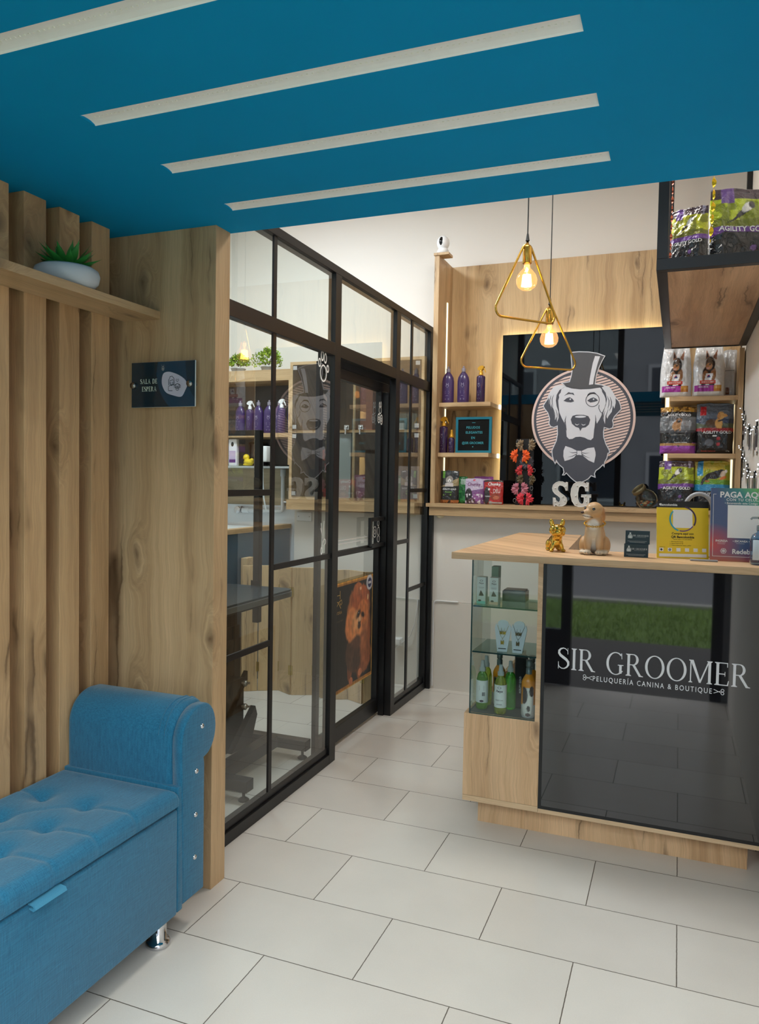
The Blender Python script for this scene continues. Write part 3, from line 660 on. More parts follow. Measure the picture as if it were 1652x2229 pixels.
for y_, z_ in ((2.067, .646), (2.037, .508), (2.034, .367), (2.031, .229)):
    o = MB(); o.lathe([(.0001, .007), (.005, .0062), (.008, .004), (.0085, 0)], n=16); o.M = Matrix.Identity(4)
    q = o.build('stud', CHROME, sofa); q.matrix_parent_inverse = Matrix.Translation((1.65, -1.2, 0)); q.location = (-1.4185, y_, z_); q.rotation_euler = (0, pi/2, 0)
for x_, y_ in ((-1.462, 1.905), (-1.84, 1.905), (-1.462, .40), (-1.84, .40)):
    o = MB(); o.lathe([(.026, .09), (.026, .022), (.034, .02), (.038, .012), (.038, .006), (.033, 0)], (x_, y_, 0), 32); P_(o.build('foot', CHROME, sofa))
P_(MB().box(-1.87, -1.46, 1.96, 2.075, .075, .09).box(-1.84, -1.80, 2.0, 2.05, 0, .09).build('base_board', BLACKM, sofa))

# ------------------------------------------------------------------ succulent on the shelf
def leaf(mb, base, d, up, L_, W_, th=.004, n=7, mi=0):
    d = Vector(d).normalized(); side = d.cross(Vector((0, 0, 1)));
    side = side.normalized() if side.length > .01 else Vector((1, 0, 0)); vs = []
    for i in range(n+1):
        t = i/n; w = W_*(sin(pi*min(1, t*.9+.12))**.8)*(1-t**3) if i < n else 0
        c_ = Vector(base)+d*L_*t+Vector((0, 0, 1))*(up*L_*t*t)
        vs += [c_-side*w+Vector((0, 0, w*.5)), c_-Vector((0, 0, th*(1-t))), c_+side*w+Vector((0, 0, w*.5))]
    fs = []
    for i in range(n):
        for k in (0, 1): fs.append((i*3+k, i*3+k+1, i*3+k+4, i*3+k+3))
    mb._add(vs, fs, mi, True)
pl = T('potted_succulent', 'green spiky succulent in a low white pot on the oak wall shelf', 'potted plant', (-1.80, 1.878, 2.035))
MB().lathe([(.062, 0), (.078, .004), (.094, .022), (.098, .042), (.094, .056), (.085, .062), (.078, .058), (.074, .045), (.0001, .045)], n=48).build('pot', mat('white_stoneware', (188, 194, 200), .55, bump=.03, bscale=200), pl)
MB().lathe([(.075, .046), (.0001, .05)], n=32).build('soil', mat('dark_soil', (50, 42, 34), .95, bump=.5, bscale=200), pl)
lf = MB(); rnd = random.Random(3)
for ringi, (nl, el, L_) in enumerate([(9, .35, .088), (8, .75, .085), (6, 1.3, .08), (4, 2.6, .07)]):
    for k in range(nl):
        a_ = 2*pi*k/nl+ringi*.4; z = el; leaf(lf, (cos(a_)*.012, sin(a_)*.012, .058), (cos(a_), sin(a_), z), .12, L_*rnd.uniform(1.0, 1.2), .0145, .007)
lf.build('leaves', mat('succulent_green', (44, 122, 52), .42, var=.25, bscale=30), pl)

# ------------------------------------------------------------------ waiting room sign
sg = T('wall_sign', 'dark teal acrylic sign reading SALA DE ESPERA on the oak end panel', 'sign', (-1.688, 2.212, 1.775))
MB().rbox(-.134, .134, -.003, .003, -.079, .079, .0008, 1).build('acrylic_edge', mat('clear_acrylic_edge', (214, 226, 226), .2), sg)
pp = Paint(200, 118)
pp.fill(np.ones_like(pp.U), (12, 44, 58)); d = ((pp.U-1.02)/.62)**2+((pp.V-.75)/1.02)**2; pp.fill(np.clip((1-d)*30, 0, 1), (16, 66, 92)); d = ((pp.U-1.1)/.25)**2+((pp.V-1.0)/.9)**2; pp.fill(np.clip((1-d)*30, 0, 1), (12, 52, 70))
fb = MB(); nu, nv = 200, 118
fb._add([(-.1335+.267*i/(nu-1), -.0036, -.0785+.157*j/(nv-1)) for j in range(nv) for i in range(nu)], [(j*nu+i, j*nu+i+1, (j+1)*nu+i+1, (j+1)*nu+i) for j in range(nv-1) for i in range(nu-1)])
fb.keepn = True; fo = fb.build('printed_face', vcol_mat('sign_print', .2, .5), sg); set_print(fo.data, 0, pp.c)
tx = MB(); tx.serif('SALA DE', .0165, -.059, .012, 'y', -.0042, gap=.12, sx=.80, bold=1.6); tx.serif('ESPERA', .0165, -.057, -.0145, 'y', -.0042, gap=.12, sx=.80, bold=1.6)
tx.build('lettering', mat('cream_lettering', (222, 232, 214), .5), sg)
ic = MB(); bl = [(.0, .036), (.02, .043), (.045, .038), (.07, .028), (.093, .012), (.1, -.006), (.093, -.022), (.082, -.04), (.07, -.045), (.045, -.040), (.015, -.03), (.0, -.012), (-.006, .010)]
def cr2(pts, n=4):
    o = []; N = len(pts)
    for i in range(N):
        p0, p1, p2, p3 = [np.array(pts[(i+k-1) % N], float) for k in range(4)]
        for k in range(n):
            t = k/n; o.append(tuple(.5*((2*p1)+(-p0+p2)*t+(2*p0-5*p1+4*p2-p3)*t*t+(-p0+3*p1-3*p2+p3)*t**3)))
    return o
ic.poly([(x+.002, y) for x, y in cr2(bl)], 'y', -.0042, 0)
k_ = .001; Z = -.0047
ic.line([(.025, -.022), (.025, -.008), (.038, -.003), (.05, -.003)], .002, 'y', Z, 1); ic.line([(.025, -.023), (.042, -.023)], .002, 'y', Z, 1)
ic.line([(.026, -.004), (.026, .014), (.032, .026), (.04, .027), (.047, .020), (.049, .004), (.046, -.004)], .0022, 'y', Z, 1)
ic.line([(.031, .008), (.032, -.001), (.038, -.006), (.044, -.001), (.045, .008)], .002, 'y', Z, 1); ic.line([(.030, .011), (.036, .012), (.042, .016), (.045, .010)], .002, 'y', Z, 1)
for x in (.035, .042): ic.disc(x, .004, .0014, 'y', Z, 10, 1)
ic.line([(.035, -.001), (.038, -.0028), (.041, -.001)], .0014, 'y', Z, 1)
ic.ring(.062, -.008, .0095, .0075, 'y', Z, 24, 1); ic.ring(.062, -.016, .0075, .0058, 'y', Z, 20, 1); ic.disc(.062, -.0125, .002, 'y', Z, 12, 1)
for s_ in (-1, 1): ic.disc(.062+s_*.0035, -.007, .0012, 'y', Z, 10, 1); ic.line([(.062+s_*.007, -.001), (.062+s_*.0125, -.005), (.062+s_*.012, -.014), (.062+s_*.008, -.012)], .0018, 'y', Z, 1)
ic.line([(.062, .007), (.056, .013), (.058, .017), (.062, .014), (.066, .017), (.068, .013), (.062, .007)], .0016, 'y', Z, 1)
ic.build('emblem', [mat('pale_lilac_print', (206, 204, 220), .5), mat('dark_line_print', (24, 44, 56), .5)], sg)
lg = MB(); lg.ring(.001, .055, .0058, .0045, 'y', -.0042, 20, rz=.008); lg.line([(-.004, .068), (-.002, .060), (.004, .060), (.005, .068)], .001, 'y', -.0042); lg.disc(.001, .054, .003, 'y', -.0042, 12, 0, .004)
lg.build('small_logo', mat('grey_print', (150, 160, 160), .5), sg)
for x in (-.124, .114):
    o = MB(); o.M = Matrix.Rotation(pi/2, 4, 'X'); o.lathe([(.008, -.028), (.008, .0), (.0115, .001), (.0115, .010), (.010, .013), (.0001, .013)], n=24); q = o.build('standoff', STEEL, sg); q.location = (x, 0.0, -.001)

# ------------------------------------------------------------------ counter
CT = T('counter', 'L-shaped oak reception counter with black glossy front panel and glass showcase end', 'reception counter', (-.25, 3.3, 0))
def cP(o): o.matrix_parent_inverse = Matrix.Translation((.25, -3.3, 0)); return o
YF_ = 3.08
top = [(-.874, 3.058), (XR-.002, 3.058), (XR-.002, 3.464), (-.452, 3.464), (-.515, 4.50), (-.874, 4.50)]
cP(MB().prism(top, 'z', 1.133, 1.161).build('worktop', WC, CT, .001))
cP(MB().box(-.874, XR-.002, 3.0568, 3.058, 1.1335, 1.1605).build('edge_band', WE, CT))
cP(MB().box(-.762, .284, 3.158, 3.175, 0, .118).box(-.762, -.745, 3.175, 4.4, 0, .118).build('plinth', WC, CT))
cP(MB().box(-.812, -.496, YF_, YF_+.018, .138, .486).box(-.812, -.797, YF_+.018, 4.40, .116, .486).box(-.797, -.515, YF_+.018, 3.46, .470, .486).box(-.54, -.52, 3.30, 4.40, .12, .47).build('lower_cabinet_panel', WC, CT, .0008))
cP(MB().box(-.812, -.496, YF_, YF_+.35, .114, .137).box(-.495, XR-.002, YF_, YF_+.35, .114, .131).build('bottom_board', WE, CT, .0008))
cP(MB().box(-.517, -.497, YF_, 3.46, .486, 1.133).build('divider_post', WE, CT, .0006))
cP(MB().box(-.496, XR-.002, YF_-.002, YF_+.02, .132, 1.133).build('black_panel_rim', BLACK, CT))
cP(MB().box(-.482, XR-.003, YF_-.004, YF_-.002, .146, 1.130).build('black_gloss_panel', GLOSSB, CT))
cP(MB().box(-.52, -.50, 3.46, 4.40, .12, 1.132).box(-.50, XR-.003, 3.43, 3.45, .12, 1.132).build('carcass_back', WC, CT))
lt = MB(); lt.serif('SIR GROOMER', .086, -.0815, .7575, 'y', YF_-.0055, gap=.10, sx=.9, bold=1.05)
vsn = [(v[0], v[1], v[2]) for v in lt.v]; x0 = min(v[0] for v in vsn); x1 = max(v[0] for v in vsn)
lt.v = [(-.430+(v[0]-x0)/(x1-x0)*.695, v[1], v[2]) for v in vsn]
LETW = mat('white_vinyl_lettering', (225, 225, 228), .5)
cP(lt.build('lettering', LETW, CT))
st = MB(); st.text('PELUQUERÍA CANINA & BOUTIQUE', .0205, -.083, .690, 'y', YF_-.0055, bold=.004, spacing=1.32, sx=1)
x0 = min(v[0] for v in st.v); x1 = max(v[0] for v in st.v); st.v = [(-.293+(v[0]-x0)/(x1-x0)*.430, v[1], v[2]) for v in st.v]
for cx, s_ in ((-.315, 1), (.163, -1)):
    for q in (1, -1):
        st.line([(cx+s_*.020, .690+q*.007), (cx-s_*.004, .690-q*.003)], .0022, 'y', YF_-.0055); st.ring(cx-s_*.010, .690-q*.0055, .006, .004, 'y', YF_-.0055, 16)
cP(st.build('tagline', LETW, CT))
# showcase
GX0, GX1 = -.790, -.517
m_ = MB(); m_._add([(GX0, YF_+.002, .488), (GX1, YF_+.002, .488), (GX1, YF_+.002, 1.132), (GX0, YF_+.002, 1.132)], [(0, 1, 2, 3)]); cP(m_.build('front_pane', GLASS2, CT))
m_ = MB(); m_._add([(GX0, YF_+.002, .488), (GX0, 3.44, .488), (GX0, 3.44, 1.132), (GX0, YF_+.002, 1.132)], [(0, 1, 2, 3)]); cP(m_.build('side_pane', GLASS2, CT))
cP(MB().box(GX0-.001, GX0+.004, YF_, YF_+.006, .487, 1.132).box(GX0, GX1, YF_, YF_+.004, .486, .489).build('pane_edge', GLASSE, CT))
for z_ in (.934, .742):
    s_ = cP(MB().box(GX0+.004, GX1, YF_+.012, 3.36, z_, z_+.006).build('glass_shelf', glass_mat('shelf_glass', (214, 232, 230), 1.5), CT))
    e_ = MB().box(GX0+.004, GX1, YF_+.011, YF_+.012, z_, z_+.006).box(GX1-.004, GX1-.001, YF_+.012, 3.36, z_, z_+.006).build('shelf_edge', GLASSE, s_)
cP(MB().box(-.797, -.515, YF_+.02, 3.44, .4865, .489).build('showcase_floor', mat('dark_liner', (96, 96, 92), .6), CT))
# ------------------------------------------------------------------ niche: shelves, black panel, logo, led strips
def led(name, x0, x1, y0, y1, z0, z1, m=LED):
    S(MB().box(x0, x1, y0, y1, z0, z1).build(name, m))
led('trim_7', -1.167, -1.161, 5.3205, 5.324, 1.32, 2.468)
led('trim_8', -1.5675, -1.563, 5.225, 5.245, 1.33, 2.72, LEDV)
led('trim_10', -1.16, -.12, 5.3205, 5.324, 2.467, 2.473)
led('trim_11', -.100, -.078, 5.344, 5.354, 1.31, 2.27, LEDV)
led('trim_12', .300, .311, 5.340, 5.354, 1.31, 2.27, LEDV)
bp_ = T('gloss_wall_panel', 'large black glossy wall panel above the oak ledge, backlit at its edges', 'wall panel', (-.641, 5.312, 1.3065))
MB().box(-.537, .538, -.008, .008, 0, 1.178).build('black_acrylic_sheet', GLOSSW, bp_, .001)
MB().box(-.45, .45, .008, .034, .1, 1.05).build('mounting_batten', BLACKM, bp_)
def shelf(name, x0, x1, z, label, led_end=None):
    t = T(name, label, 'shelf', ((x0+x1)/2, 5.16, z)); h = (x1-x0)/2
    MB().box(-h, h, -.095, .1945, -.028, 0).build('board', WX, t, .0008)
    if led_end: MB().box(led_end[0]-(x0+x1)/2, led_end[1]-(x0+x1)/2, .155, .193, -.026, .004).build('led_end_cap', mat('bright_led_cap', (255, 255, 245), .5, emit=(255, 252, 230), estr=2), t)
shelf('niche_shelf', -1.563, -1.200, 1.999, 'upper short oak shelf holding three purple bottles', (-1.199, -1.190))
shelf('niche_shelf', -1.563, -1.206, 1.655, 'lower short oak shelf holding the teal letter board', (-1.205, -1.196))
shelf('niche_shelf', -.072, .312, 2.004, 'oak shelf under the white dog food bags')
shelf('niche_shelf', -.074, .312, 1.654, 'oak shelf under the black and red dog food bags')
S(MB().box(.312, .338, 5.02, 5.398, 1.306, 2.28).build('trim_13', WZ2))

LG = T('logo_sign', 'cut-out golden retriever logo in top hat and bow tie on the black wall panel', 'sign', (-.621, 5.297, 1.895)); LG.scale = (1.018, 1, 1.018)
# local metres from the tracing grid of the emblem
def G(x, y):
    a, b_ = (x-781)/1000, (y-975)/1000
    return (.529*a+.014*b_, -.026*a-.535*b_)
PINK = mat('pale_pink_print', (226, 196, 186), .5); SLATE = mat('slate_print', (72, 74, 84), .5); LIGHTG = mat('light_grey_print', (214, 214, 220), .5)
R0 = .335
d_ = MB(); n = 96; d_.prism([(R0*cos(2*pi*i/n), R0*sin(2*pi*i/n)) for i in range(n)], 'y', -.004, .006); d_.build('pink_rim_disc', PINK, LG)
d_ = MB(); d_.disc(0, 0, R0*.955, 'y', -.0048, 96); d_.build('dark_ring', SLATE, LG)
d_ = MB(); rs = R0*.905; ang = radians(14); 
for k in range(-17, 18):
    o_ = k*.0183; w = .0118
    if abs(o_)+w/2 >= rs: continue
    l0 = math.sqrt(rs*rs-(o_-w/2)**2); l1 = math.sqrt(rs*rs-(o_+w/2)**2)
    q = [(-l0, o_-w/2), (l0, o_-w/2), (l1, o_+w/2), (-l1, o_+w/2)]; d_.poly([(u*cos(ang)-v*sin(ang), u*sin(ang)+v*cos(ang)) for u, v in q], 'y', -.0056)
d_.build('pink_stripes', PINK, LG)
outline = [(650,155),(740,147),(860,150),(960,165),(1058,200),(1020,270),(985,350),(955,440),(942,540),(1010,548),(1055,562),(1095,578),(1130,610),(1165,670),(1190,710),(1225,745),(1245,800),(1252,850),(1235,865),(1205,900),(1170,940),(1150,985),(1160,1030),(1150,1075),(1110,1095),(1050,1080),(1042,1130),(1045,1190),(1070,1270),(1112,1350),(1112,1385),(1095,1390),(1082,1450),(1055,1500),(1048,1565),(1032,1535),(990,1580),(950,1610),(935,1645),(945,1697),(890,1678),(860,1715),(815,1745),(775,1765),(750,1782),(715,1772),(680,1752),(640,1720),(585,1665),(562,1690),(530,1690),(550,1650),(540,1600),(490,1560),(462,1520),(447,1560),(425,1520),(405,1450),(400,1385),(420,1340),(455,1260),(470,1180),(468,1085),(430,1102),(385,1090),(362,1050),(372,990),(350,920),(310,870),(290,830),(320,780),(348,740),(360,690),(390,640),(430,590),(480,570),(550,565),(515,540),(620,518),(640,450),(652,380),(645,290),(636,180)]
def inset(pts, d):
    n = len(pts); A = sum(pts[i][0]*pts[(i+1) % n][1]-pts[(i+1) % n][0]*pts[i][1] for i in range(n)); s = 1 if A > 0 else -1; o = []
    for i in range(n):
        p0, p1, p2 = pts[i-1], pts[i], pts[(i+1) % n]
        a1 = (p1[0]-p0[0], p1[1]-p0[1]); a2 = (p2[0]-p1[0], p2[1]-p1[1]); l1 = math.hypot(*a1) or 1; l2 = math.hypot(*a2) or 1
        nx, ny = -s*(a1[1]/l1+a2[1]/l2), s*(a1[0]/l1+a2[0]/l2); l = math.hypot(nx, ny)
        if l < .3: o.append(p1); continue
        k = d/max(.45, l/2)/l; o.append((p1[0]+nx*k, p1[1]+ny*k))
    return o
q = [G(*p) for p in outline]
MB().prism(q, 'y', -.0095, -.006).build('white_outline', LIGHTG, LG)
MB().poly([G(*p) for p in inset(outline, 11)], 'y', -.0102).build('dark_silhouette', SLATE, LG)
MB().poly([G(*p) for p in inset(outline[:11][:9]+[(942, 545), (1040, 560), (985, 592), (880, 614), (760, 622), (650, 610), (590, 587), (530, 545)]+outline[-5:], 11)], 'y', -.0116).build('top_hat', mat('hat_print', (78, 78, 82), .5), LG)
face = [(575,585),(650,606),(760,616),(880,608),(995,588),(1015,610),(1020,640),(1045,680),(1060,720),(1065,775),(1050,830),(1022,890),(1012,930),(985,985),(957,1030),(943,965),(940,1040),(925,1110),(915,1205),(885,1235),(850,1228),(810,1208),(755,1198),(700,1205),(660,1230),(620,1235),(590,1205),(582,1110),(567,1040),(585,940),(560,1035),(530,980),(500,910),(490,830),(485,760),(497,720),(492,690),(515,660),(525,615)]
lear = [(585,578),(480,573),(430,598),(385,660),(365,720),(372,800),(400,870),(398,800),(425,880),(440,950),(445,1005),(465,960),(470,1030),(490,975),(488,900),(465,830),(455,760),(465,690),(500,630),(545,600)]
rear = [(1015,585),(1062,562),(1110,580),(1150,640),(1178,700),(1182,770),(1165,840),(1150,800),(1135,880),(1095,935),(1082,965),(1062,920),(1055,1032),(1032,965),(1035,890),(1065,800),(1078,730),(1062,650)]
f_ = MB(); f_.poly([G(*p) for p in face], 'y', -.0110); f_.poly([G(*p) for p in lear], 'y', -.0110); f_.poly([G(*p) for p in rear], 'y', -.0110); f_.build('face', LIGHTG, LG)
dk = MB(); Yd = -.0120
def PL(*pts): dk.poly([G(*p) for p in pts], 'y', Yd)
def SL(pts, w): dk.line([G(*p) for p in pts], [ww*.00053 for ww in w] if hasattr(w, '__len__') else w*.00053, 'y', Yd)
PL((550,762),(590,728),(628,715),(662,735),(682,765),(640,778),(590,774)); PL((840,752),(880,722),(915,710),(950,725),(972,748),(930,762),(880,774))
PL((555,702),(590,672),(612,652),(640,660),(672,660),(685,692),(655,676),(615,676),(588,684)); PL((838,700),(848,672),(872,652),(925,645),(952,664),(915,666),(880,672))
PL((640,990),(662,945),(710,930),(800,928),(855,942),(878,985),(860,1045),(822,1080),(778,1088),(757,1128),(740,1090),(700,1080),(655,1042))
dk.ring(*G(905, 743), .0448, .0405, 'y', Yd, 40)
SL([(985,800),(980,840),(998,880),(1026,905)], 8)
for s_ in (1, -1):
    X_ = lambda x: x if s_ == 1 else 1510-x
    SL([(X_(395),700),(X_(378),760),(X_(382),820),(X_(405),870)], [4, 10, 9, 3]); SL([(X_(430),690),(X_(408),740),(X_(410),800),(X_(422),840)], [3, 8, 8, 3]); SL([(X_(418),850),(X_(440),920),(X_(448),985)], [3, 8, 3])
    SL([(X_(455),870),(X_(472),930),(X_(472),985)], [3, 8, 3])
SL([(583,950),(570,1000),(580,1090),(590,1130)], [2, 10, 10, 3]); SL([(938,925),(945,980),(935,1070),(925,1115)], [3, 10, 9, 3])
dk.build('dark_features', SLATE, LG)
wl_ = MB(); Yw = -.0128
def PW(*pts): wl_.poly([G(*p) for p in pts], 'y', Yw)
wl_.disc(*G(634, 740), .005, 'y', Yw, 14); wl_.disc(*G(918, 733), .005, 'y', Yw, 14); wl_.disc(*G(760, 952), .036, 'y', Yw, 24, 0, .007)
wl_.line([G(693,1040), G(705,1052), G(722,1055), G(745,1040)], [.001, .005, .005, .001], 'y', Yw); wl_.line([G(770,1040), G(788,1054), G(806,1052), G(824,1040)], [.001, .005, .005, .001], 'y', Yw)
PW((575,1322),(645,1342),(718,1375),(718,1412),(680,1462),(620,1492),(565,1510),(548,1450),(552,1380)); PW((772,1375),(850,1335),(925,1322),(942,1380),(944,1420),(925,1512),(860,1487),(805,1445),(772,1412)); PW((715,1373),(775,1373),(775,1428),(745,1424),(715,1428))
PW((935,205),(995,208),(965,300),(940,400),(922,480),(912,550),(862,558),(872,480),(890,380),(908,290))
wl_.build('light_features', LIGHTG, LG)
d2 = MB(); Yd = -.0135; dk = d2
SL([(620,1392),(660,1402),(712,1395)], [1, 7, 9]); SL([(605,1460),(660,1445),(712,1415)], [1, 7, 9]); SL([(778,1395),(820,1402),(870,1390)], [9, 7, 1]); SL([(778,1412),(820,1440),(880,1458)], [9, 7, 1])
d2.line([G(716,1372), G(716,1415)], .0035, 'y', Yd); d2.line([G(774,1372), G(774,1415)], .0035, 'y', Yd)
d2.build('bow_tie_creases', SLATE, LG)

# ---- marquee letters S and G
def G2(x, y): return (-.657+(x-1200)*.000371, 1.400-(y-1065)*.000382)
def marquee(ch, pts, bulbs, label):
    P2 = [G2(*p) for p in pts]; cx = sum(p[0] for p in P2)/len(P2); z0 = min(p[1] for p in P2)
    t = T('marquee_letter', label, 'letter', (cx, 5.07, 1.3062), 0, 'white marquee letters on the ledge'); loc = [(p[0]-cx, p[1]-z0) for p in P2]
    MB().prism(loc, 'y', -.004, .03).build('letter_body', mat('marquee_white', (206, 204, 200), .5), t)
    rim = MB(); rim.tube([(u, -.004, v) for u, v in loc], .0022, 6, closed=True); rim.build('rim', mat('marquee_rim', (226, 224, 220), .45), t)
    for bx, by in bulbs:
        u, v = G2(bx, by); b1 = MB(); b1.ball((u-cx, -.007, v-z0), (.0045, .005, .0045), 12); b1.build('bulb', mat('unlit_bulb', (225, 222, 215), .25), t)
marquee('S', [(1145,858),(1150,1005),(1120,1005),(1100,950),(1060,920),(1010,912),(985,935),(975,975),(990,1015),(1030,1050),(1090,1090),(1130,1130),(1142,1180),(1125,1235),(1080,1265),(1030,1275),(990,1270),(950,1248),(940,1277),(905,1277),(903,1125),(935,1130),(950,1175),(985,1205),(1010,1200),(1030,1170),(1025,1130),(985,1095),(930,1060),(895,1015),(885,965),(900,910),(945,870),(1000,850),(1060,855),(1110,875),(1120,858)],
        [(938, 965), (1115, 935), (1075, 1110), (1105, 1175), (945, 1200), (1010, 1240)], 'white light-up letter S standing on the oak ledge')
marquee('G', [(1505,870),(1508,1025),(1455,1020),(1445,960),(1410,935),(1370,932),(1340,960),(1325,1050),(1328,1150),(1350,1210),(1380,1238),(1420,1235),(1435,1190),(1435,1125),(1385,1120),(1385,1082),(1550,1080),(1550,1125),(1520,1130),(1518,1287),(1460,1270),(1430,1283),(1350,1290),(1280,1265),(1230,1190),(1205,1080),(1215,980),(1250,905),(1310,868),(1370,862),(1430,878),(1460,895),(1470,870)],
        [(1315, 935), (1470, 950), (1290, 1100), (1310, 1240), (1465, 1110), (1480, 1200)], 'white light-up letter G standing on the oak ledge')

# ---- purple bottles
def bottle(kind, x, y, z, s, label, group, gold=True, name='shampoo_bottle', white_cap=False):
    t = T(name, label, 'bottle', (x, y, z), random.Random(x).uniform(-.3, .3), group)
    if kind == 'big':
        MB().lathe([(.036, 0), (.0405, .004), (.042, .03), (.042, .150), (.038, .175), (.026, .198), (.014, .212), (.0125, .216)], n=32, sy=.72).build('body', PURPLE if s > .95 else PURPLE, t)
        MB().lathe([(.014, .214), (.0145, .238), (.013, .240), (.006, .240), (.006, .254), (.0001, .254)], n=20).build('cap', mat('grey_violet_cap', (140, 132, 144), .4), t)
        H = .15; Wd = .042
    else:
        h = {'spray': .185, 'mini': .105}[kind]; r_ = {'spray': .030, 'mini': .0215}[kind]
        MB().lathe([(r_-.003, 0), (r_, .004), (r_, h-.012), (r_-.004, h-.003), (.014, h), (.0125, h+.004)], n=30).build('body', PURPLED if gold else PURPLE, t)
        cm = GOLDY if gold else WHITE2
        cp = MB(); cp.lathe([(.0145, h+.002), (.0145, h+.022), (.011, h+.024), (.009, h+.036)], n=20)
        if kind == 'spray':
            cp.prism([(-.022, h+.040), (-.024, h+.050), (-.010, h+.064), (.012, h+.068), (.024, h+.060), (.022, h+.052), (.008, h+.034), (-.008, h+.034)], 'y', -.009, .009)
            cp.tube([(.012, 0, h+.056), (.022, 0, h+.048), (.030, 0, h+.034), (.036, 0, h+.020)], [.005, .0045, .004, .0035], 8)
        else: cp.lathe([(.009, h+.022), (.0085, h+.052), (.006, h+.056), (.0001, h+.056)], n=16)
        cp.build('spray_head', cm, t); H = h*.8; Wd = r_
    lb = MB()
    yy = -(Wd*(.72 if kind == 'big' else 1))-.0006
    lb.M = Matrix.Identity(4)
    def cyl(v):
        u = v.x; R_ = Wd+.0007; a_ = u/R_; return Vector((R_*sin(a_), -R_*cos(a_)*(.72 if kind == 'big' else 1), v.z))
    lb.fn = cyl
    k = Wd/.042
    lb.text('H', .020*k, .0, H*.86, 'y', 0); lb.line([(-.012*k, H*.80), (0, H*.70), (.012*k, H*.80)], .0016, 'y', 0)
    for i_ in range(3): lb.line([(-.016*k, H*(.54-.05*i_)), (.012*k+(i_ % 2)*.004, H*(.54-.05*i_))], .0022*k, 'y', 0)
    lb.line([(-.010*k, H*.34), (.006*k, H*.34)], .0016*k, 'y', 0); lb.ring(-.012*k, H*.18, .004*k, .003*k, 'y', 0, 12); lb.ring(.010*k, H*.18, .004*k, .003*k, 'y', 0, 12)
    lb.build('label_print', SILVERT, t); return t
GOLDY = mat('golden_plastic', (206, 152, 40), .3, .3)
g_ = 'purple grooming bottles on the niche shelves'
bottle('big', -1.516, 5.125, 1.9995, 1, 'wide purple bottle with a grey cap, leftmost on the upper niche shelf', g_)
bottle('big', -1.408, 5.13, 1.9995, 1, 'wide purple bottle with a grey cap, in the middle of the upper niche shelf', g_)
bottle('spray', -1.285, 5.13, 1.9995, 1, 'slim purple bottle with a golden trigger head on the upper niche shelf', g_, name='spray_bottle')
bottle('spray', -1.542, 5.13, 1.6555, 1, 'slim purple bottle with a golden trigger head on the lower niche shelf', g_, name='spray_bottle')
bottle('mini', -1.482, 5.12, 1.6555, 1, 'small purple spray bottle with a golden pump beside the letter board', g_, name='spray_bottle')

# ---- letter board
lb = T('letter_board', 'teal framed black felt letter board reading PELUDOS ELEGANTES EN @SIR GROOMER', 'letter board', (-1.326, 5.125, 1.6555))
w, h, b_ = .126, .247, .017
fr = MB().box(-w, w, -.010, .010, 0, b_).box(-w, w, -.010, .010, h-b_, h).box(-w, -w+b_, -.010, .010, b_, h-b_).box(w-b_, w, -.010, .010, b_, h-b_); fr.build('frame', TEALF, lb, .0008)
ft = MB(); ft.box(-w+b_, w-b_, -.002, .008, b_, h-b_)
z = b_+.003
while z < h-b_-.004: ft.box(-w+b_, w-b_, -.0045, -.002, z, z+.0035); z += .0068
tag(ft.build('felt_panel', mat('black_felt', (22, 22, 23), .95), lb), kind=None)
tt = MB()
for s_, z_, x_ in (('PELUDOS', .176, -.004), ('ELEGANTES', .142, .004), ('EN', .105, -.003), ('@SIR GROOMER', .070, -.004)): tt.text(s_, .0165, x_, z_, 'y', -.0055, bold=.012, spacing=1.12 if s_ != '@SIR GROOMER' else .98, sx=.92)
tt.line([(-.012, .208), (.012, .208)], .0028, 'y', -.0055); tt.disc(-.004, .043, .004, 'y', -.0055, 12)
tt.build('lettering', mat('aqua_letters', (64, 158, 172), .5), lb)

